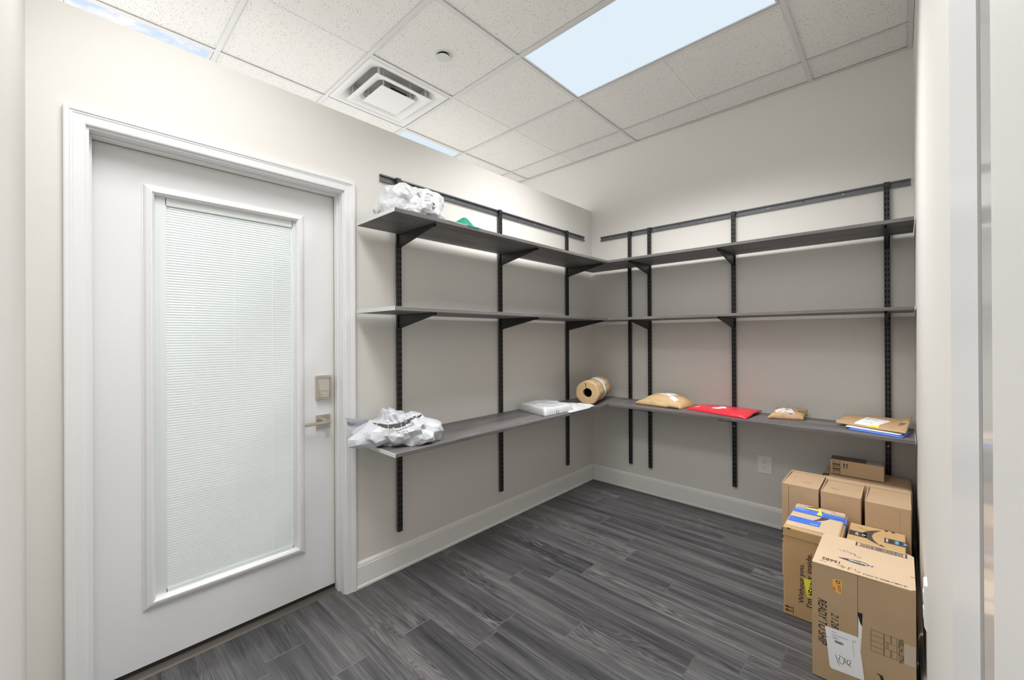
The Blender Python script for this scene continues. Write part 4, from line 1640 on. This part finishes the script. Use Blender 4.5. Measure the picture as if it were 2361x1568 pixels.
wrap('blue_tape', rects2d([(-0.107, -0.034, 0.108, 0.030)]), lid, (1.7795, -0.760, 0.4), EX, EY, BLUETAPE, tF, lift=0.0012)
boxobj('blue_tape_end', (FX1 - 0.0065, FX1 + 0.0012, -0.794, -0.730, 0.30, FZ - 0.004), BLUETAPE, tF)
wrap('blue_tape', rects2d([(-0.100, -0.034, 0.030, 0.030)]), lid, (1.773, -0.895, 0.4), EX, EY, BLUETAPE, tF, lift=0.0012)
wrap('smile_print', move2d(crescent2d(0.17, 0.040, 0.030), 0, 0, math.pi / 2), lid, (1.768, -0.785, 0.4), EX, EY, INKB, tF, lift=0.0006)
wrap('smile_print', poly2d([(-0.02, -0.01), (0.028, 0.0), (0.024, 0.014), (-0.012, 0.004)]), lid, (1.745, -0.690, 0.4), EX, EY, INKB, tF, lift=0.0008)
wrap('yellow_tape', poly2d([(-0.052, 0.026), (-0.048, 0.036), (0.012, 0.040), (0.022, -0.030), (0.0, -0.030), (0.006, 0.024)]), lid, (1.775, -0.752, 0.4), EX, EY, YELLOW, tF, lift=0.002)
wrap('tape_print', dashes2d(0.009, 0.055, 9, 1), lid, (1.712, -0.752, 0.4), EX, EY, PAPER, tF, lift=0.0022)
wrap('tape_print', dashes2d(0.008, 0.09, 17, 2), lid, (1.838, -0.775, 0.4), EX, EY, NAVY, tF, lift=0.0022)
wrap('tape_print', dashes2d(0.008, 0.06, 12, 3), lid, (1.715, -0.872, 0.4), EX, EY, NAVY, tF, lift=0.0022)
wrap('tape_print', dashes2d(0.008, 0.03, 6, 4), lid, (1.782, -0.917, 0.4), EX, EY, PAPER, tF, lift=0.0022)
wrap('pen_mark', stroke2d([[(-0.02, 0), (-0.008, 0.012), (0.0, 0.0), (0.012, 0.014), (0.022, 0.0)], [(-0.012, -0.01), (0.012, -0.012), (0.02, 0.006)]], 0.0018), lid, (1.705, -0.700, 0.4), EX, EY, PEN, tF, lift=0.001)
wrap('pen_mark', stroke2d([[(-0.025, 0.012), (-0.012, 0.02), (-0.004, 0.006), (-0.018, 0.0), (0.004, -0.004), (0.03, -0.012)]], 0.0018), lid, (1.845, -0.705, 0.4), EX, EY, PEN, tF, lift=0.001)
yf = FY0
flat('lettering', text_fit('Without you,', 0.027, 0.180, 0.012), (1.7445, yf, 0.166), EZ, (-1, 0, 0), INK, tF)
flat('lettering', text_fit("I'm empty inside.", 0.029, 0.245, 0.012), (1.7740, yf, 0.192), EZ, (-1, 0, 0), INK, tF)
flat('yellow_sticker', poly2d([(1.750, 0.196), (1.797, 0.197), (1.812, 0.122), (1.764, 0.116)]), (0, yf, 0), EX, EZ, YELLOW, tF, 0.0012)
flat('sticker_lettering', text_fit('HEAVY', 0.024, 0.068, 0.03), (1.783, yf, 0.158), (0.18, 0, 0.98), (-0.98, 0, 0.18), INK, tF, 0.0018)
flat('arrow_print', move2d(arrows2d(0.030), 0, 0), (1.7055, yf, 0.030), EZ, (-1, 0, 0), INK, tF)
boxobj('edge_print', (FX0 + 0.016, FX0 + 0.030, FY0 - 0.0035, FY0 - 0.002, FZ - 0.0195, FZ - 0.0155), INK, tF)

# low box with the printed smile, behind the big box
tG = carton('low cardboard box with a printed smile and dark tape, behind the big front box', 1.897, 2.094, -0.998, -0.660, 0, 0.388, CARD_B)
zg = 0.388
flat('dark_tape', rects2d([(-0.031, -0.029, 0.032, 0.029)]), (1.931, -0.793, zg), EX, EY, DTAPE, tG)
flat('dark_tape', rects2d([(-0.034, -0.029, 0.034, 0.029)]), (2.058, -0.788, zg), EX, EY, DTAPE, tG)
flat('tape_print', text_fit('prime', 0.020, 0.030), (1.930, -0.795, zg), (0, 1, 0), (-1, 0, 0), PAPER, tG, 0.0012)
flat('tape_print', stroke2d([[(0.0, -0.012), (0.008, 0.0), (0.0, 0.012), (-0.004, 0.0), (0.0, -0.012)]], 0.003), (1.952, -0.793, zg), EX, EY, PAPER, tG, 0.0012)
flat('smile_print', move2d(crescent2d(0.185, 0.042, 0.034), 0, 0, -math.pi / 2), (2.012, -0.775, zg), EX, EY, INKB, tG)
flat('smile_print', poly2d([(0.008, -0.105), (0.030, -0.110), (0.014, -0.088)]), (2.000, -0.765, zg), EX, EY, INKB, tG)
flat('blue_mark', join2d(move2d(crescent2d(0.040, 0.012, 0.010), 0.014, 0.0, math.pi / 2), poly2d([(-0.010, -0.018), (0.006, -0.022), (0.006, 0.018), (-0.008, 0.020), (-0.002, 0.008), (-0.012, 0.004), (-0.004, -0.004)])), (2.066, -0.788, zg), EX, EY, LBLUE, tG, 0.0012)
flat('tape_print', rects2d([(-0.003, -0.02, -0.001, 0.02), (0.001, -0.018, 0.003, 0.02)]), (2.033, -0.788, zg), EX, EY, PAPER, tG, 0.0012)
flat('pen_mark', stroke2d([[(-0.02, 0.01), (-0.008, 0.016), (0.0, 0.004), (-0.012, -0.002), (0.01, -0.006), (0.026, -0.014)]], 0.0016), (1.944, -0.712, zg), EX, EY, PEN, tG)
flat('edge_print', rects2d([(-0.018, -0.008, -0.006, 0.006), (0.006, -0.008, 0.018, 0.006)]), (2.040, -0.670, zg), EX, EY, INK, tG)

# big front box
tH = thing('cardboard_box', 'large cardboard box at the front with a white shipping label numbered 106', 'box', (1.97, -1.16, 0))
HX0, HX1, HY0, HY1, HZ = 1.826, 2.116, -1.325, -1.012, 0.437
bm = bm_new()
box(bm, HX0, HX1, HY0 + 0.004, HY1, 0.004, HZ - 0.004, bev=0.003)
obj('body', bm, CARD_I, tH)
bm = bm_new()
pts = [(HX0 + 0.001, HY0 - 0.001), (HX1 - 0.012, HY0 - 0.001), (HX1, HY0 + 0.010), (HX1, HY1 - 0.014), (HX1 - 0.014, HY1), (HX0 + 0.018, HY1), (HX0 + 0.003, HY1 - 0.014)]
prism(bm, pts, 2, HZ - 0.004, HZ)
obj('top_panel', bm, CARD_C, tH)
SX = 1.963
bm = bm_new()
prism(bm, [(HX0, 0.002), (SX - 0.0006, 0.002), (SX - 0.0006, HZ - 0.006), (HX0, HZ - 0.004)], 1, HY0, HY0 + 0.004)
obj('front_flap', bm, CARD_F, tH)
bm = bm_new()
prism(bm, [(SX + 0.0012, 0.002), (HX1, 0.002), (HX1, HZ - 0.012), (HX1 - 0.010, HZ - 0.004), (SX + 0.0006, HZ - 0.006), (SX + 0.0006, 0.300), (SX + 0.0135, 0.300), (SX + 0.0110, 0.230), (SX + 0.008, 0.165), (SX + 0.0012, 0.110)], 1, HY0, HY0 + 0.004)
obj('front_flap', bm, CARD_F, tH)
boxobj('slot_shadow', (SX - 0.0008, SX + 0.014, HY0 + 0.0026, HY0 + 0.0042, 0.11, 0.300), DARK, tH)
bm = bm_new()
prism(bm, [(SX, 0.12), (SX + 0.011, 0.12), (SX + 0.0125, 0.250), (SX + 0.006, 0.262), (SX + 0.001, 0.285)], 1, HY0 + 0.001, HY0 + 0.003)
obj('inner_paper', bm, PAPER, tH)
yh = HY0
flat('lettering', text_fit('READY TO SHIP', 0.027, 0.172, 0.01, 0.25), (1.859, yh, 0.217), (0, 0, -1), EX, INK, tH)
flat('lettering', text_fit('21288', 0.022, 0.072, 0.0, 0.25), (1.8965, yh, 0.229), (0, 0, -1), EX, INK, tH)
flat('orange_sticker', poly2d([(1.889, 0.352), (1.892, 0.348), (1.914, 0.345), (1.9165, 0.348), (1.919, 0.392), (1.916, 0.396), (1.894, 0.394), (1.8905, 0.391)]), (0, yh, 0), EX, EZ, ORANGE, tH, 0.0007)
flat('sticker_lettering', text_fit('D', 0.013, 0.011, 0.02), (1.9065, yh, 0.386), (0, 0, -1), EX, INK, tH, 0.0012)
flat('sticker_lettering', text_fit('2EZT', 0.008, 0.024), (1.9100, yh, 0.364), (0, 0, -1), EX, INK, tH, 0.0012)
flat('sticker_print', stroke2d([[(-0.006, -0.003), (0.006, -0.003), (0.006, 0.003), (-0.006, 0.003), (-0.006, -0.003)], [(-0.004, 0), (0.004, 0)]], 0.001), (1.8945, yh, 0.357), (0, 0, -1), EX, INK, tH, 0.0012)
# the shipping label
lab = [(1.866, 0.206), (1.960, 0.209), (1.9655, 0.205), (1.980, 0.066), (1.979, 0.060), (1.886, 0.054), (1.880, 0.060)]
flat('shipping_label', poly2d([(x, z) for x, z in reversed(lab)]), (0, yh, 0), EX, EZ, PAPER, tH, 0.0010)
LR, LU = Vector((0.9985, 0, 0.03)), Vector((-0.098, 0, 0.995))
Lo = Vector((1.922, yh, 0.132))
gp = simple('grey_print', (0.3, 0.3, 0.34), 0.6)
flat('label_print', join2d(rects2d([(-0.030, 0.062, -0.016, 0.064), (-0.030, 0.052, 0.018, 0.054), (-0.030, 0.043, -0.010, 0.045), (-0.028, 0.039, -0.016, 0.041), (0.030, -0.0, 0.031, 0.060), (0.034, 0.056, 0.042, 0.058), (0.034, 0.052, 0.042, 0.053), (-0.052, 0.036, -0.036, 0.037)])), Lo, LR, LU, gp, tH, 0.0014)
flat('label_print', move2d(barcode(0.034, 0.012, 26, 3, False), -0.010, 0.030), Lo, LR, LU, INK, tH, 0.0014)
flat('handwriting', stroke2d([[(-0.024, 0.010), (-0.020, -0.014), (-0.017, -0.024)],
                              [(-0.012, 0.008), (-0.016, -0.004), (-0.012, -0.016), (-0.004, -0.014), (0.001, 0.0), (-0.003, 0.011), (-0.010, 0.012), (-0.014, 0.014)],
                              [(0.003, 0.012), (0.004, -0.006), (0.012, -0.010), (0.019, 0.000), (0.018, 0.010), (0.011, 0.008), (0.008, -0.004), (0.014, -0.012), (0.020, -0.013)]], 0.0017), Lo + LU * -0.030 + LR * -0.002, LR, LU, INK, tH, 0.0014)
# pallet pattern
gr = []
gx = [0, 0.036, 0.0365]
lines = [[(0, 0), (0.069, 0)], [(0, 0.075), (0.069, 0.075)], [(0, 0), (0, 0.075)], [(0.069, 0), (0.069, 0.075)], [(0.034, 0), (0.034, 0.075)], [(0.036, 0), (0.036, 0.075)],
         [(0, 0.018), (0.034, 0.018)], [(0, 0.037), (0.034, 0.037)], [(0, 0.056), (0.034, 0.056)], [(0.036, 0.026), (0.069, 0.024)], [(0.036, 0.049), (0.069, 0.047)],
         [(0.0525, 0), (0.0525, 0.025)], [(0.0545, 0), (0.0545, 0.025)], [(0.0525, 0.048), (0.0525, 0.075)], [(0.0545, 0.048), (0.0545, 0.075)], [(0.042, 0.026), (0.042, 0.048)], [(0.046, 0.026), (0.046, 0.048)]]
flat('pallet_diagram', stroke2d(lines, 0.0011), (1.999, yh, 0.180), EX, EZ, simple('thin_brown_print', (0.13, 0.10, 0.065), 0.7), tH)
flat('lettering', text_fit('PALLET PATTERN', 0.013, 0.082, 0.012), (2.0785, yh, 0.216), EZ, (-1, 0, 0), INKB, tH)
flat('clear_tape', rects2d([(2.086, 0.178, HX1 - 0.001, 0.248)]), (0, yh, 0), EX, EZ, TAPEC, tH)
flat('smile_tip', poly2d([(2.012, 0.108), (2.030, 0.104), (2.034, 0.090), (2.026, 0.086), (2.022, 0.100)]), (0, yh, 0), EX, EZ, INK, tH)
# print on the lid, upside down for the viewer
zh = HZ
mR, mU = (-1, 0, 0), (0, -1, 0)
flat('barcode', barcode(0.156, 0.038, 46, 8), (2.0185, -1.040, zh), EX, EY, INKB, tH)
flat('lettering', text_fit('16682', 0.024, 0.055, 0.02), (1.880, -1.272, zh), mR, mU, INKB, tH)
flat('lettering', dashes2d(0.007, 0.024, 6, 7), (1.857, -1.298, zh), mR, mU, INKB, tH)
flat('lettering', dashes2d(0.005, 0.015, 5, 8), (1.905, -1.296, zh), mR, mU, INKB, tH)
lens = []
m = 26
for i in range(m + 1):
    u = i / m
    lens.append((0.054 - 0.108 * u, -0.022 * math.sin(math.pi * u) ** 0.8 * (0.35 + 0.65 * (1 - u))))
for i in range(1, m):
    u = 1 - i / m
    lens.append((0.054 - 0.108 * u, 0.020 * math.sin(math.pi * u) ** 0.8 * (0.5 + 0.5 * (1 - u))))
lens_s = [(-x, y) for x, y in lens]
flat('logo_badge', poly2d(lens_s), (1.951, -1.222, zh), mR, mU, INKB, tH)
flat('logo_lettering', text_fit('Charmin', 0.018, 0.066, 0.01, 0.2), (1.964, -1.223, zh), mR, (0.06, -1, 0), PAPER, tH, 0.0010)
flat('lettering', text_fit('18 FAMILY MEGA XL ROLLS', 0.0105, 0.118, 0.01), (2.036, -1.307, zh), mR, mU, INKB, tH)
flat('handwriting', stroke2d([[(0.018, 0.006), (0.026, 0.012), (0.026, 0.0), (0.020, -0.004), (0.017, 0.004), (0.030, -0.006), (0.024, -0.012)],
                              [(-0.002, 0.008), (0.008, 0.004), (0.006, -0.008), (-0.004, -0.010)], [(0.008, 0.010), (0.006, -0.008)],
                              [(-0.014, 0.010), (-0.022, 0.012), (-0.028, 0.004), (-0.020, -0.002), (-0.012, 0.004), (-0.012, -0.012)]], 0.0016), (1.942, -1.297, zh), mR, mU, PEN, tH)
flat('handwriting', stroke2d([[(-0.036, 0.016), (-0.028, 0.004)],
                              [(-0.018, 0.018), (-0.024, 0.008), (-0.014, 0.002), (-0.004, 0.010), (-0.010, 0.018), (-0.018, 0.018)],
                              [(0.004, 0.012), (-0.002, 0.002), (0.008, -0.006), (0.016, 0.0), (0.010, 0.010), (0.004, 0.012)],
                              [(0.016, 0.006), (0.016, -0.010), (0.030, -0.018), (0.036, -0.010), (0.026, -0.008)]], 0.0014), (1.930, -1.158, zh), EX, EY, PEN, tH)
boxobj('side_notch', (2.104, 2.1165, -1.2175, -1.2155, zh, zh + 0.0006), INK, tH)
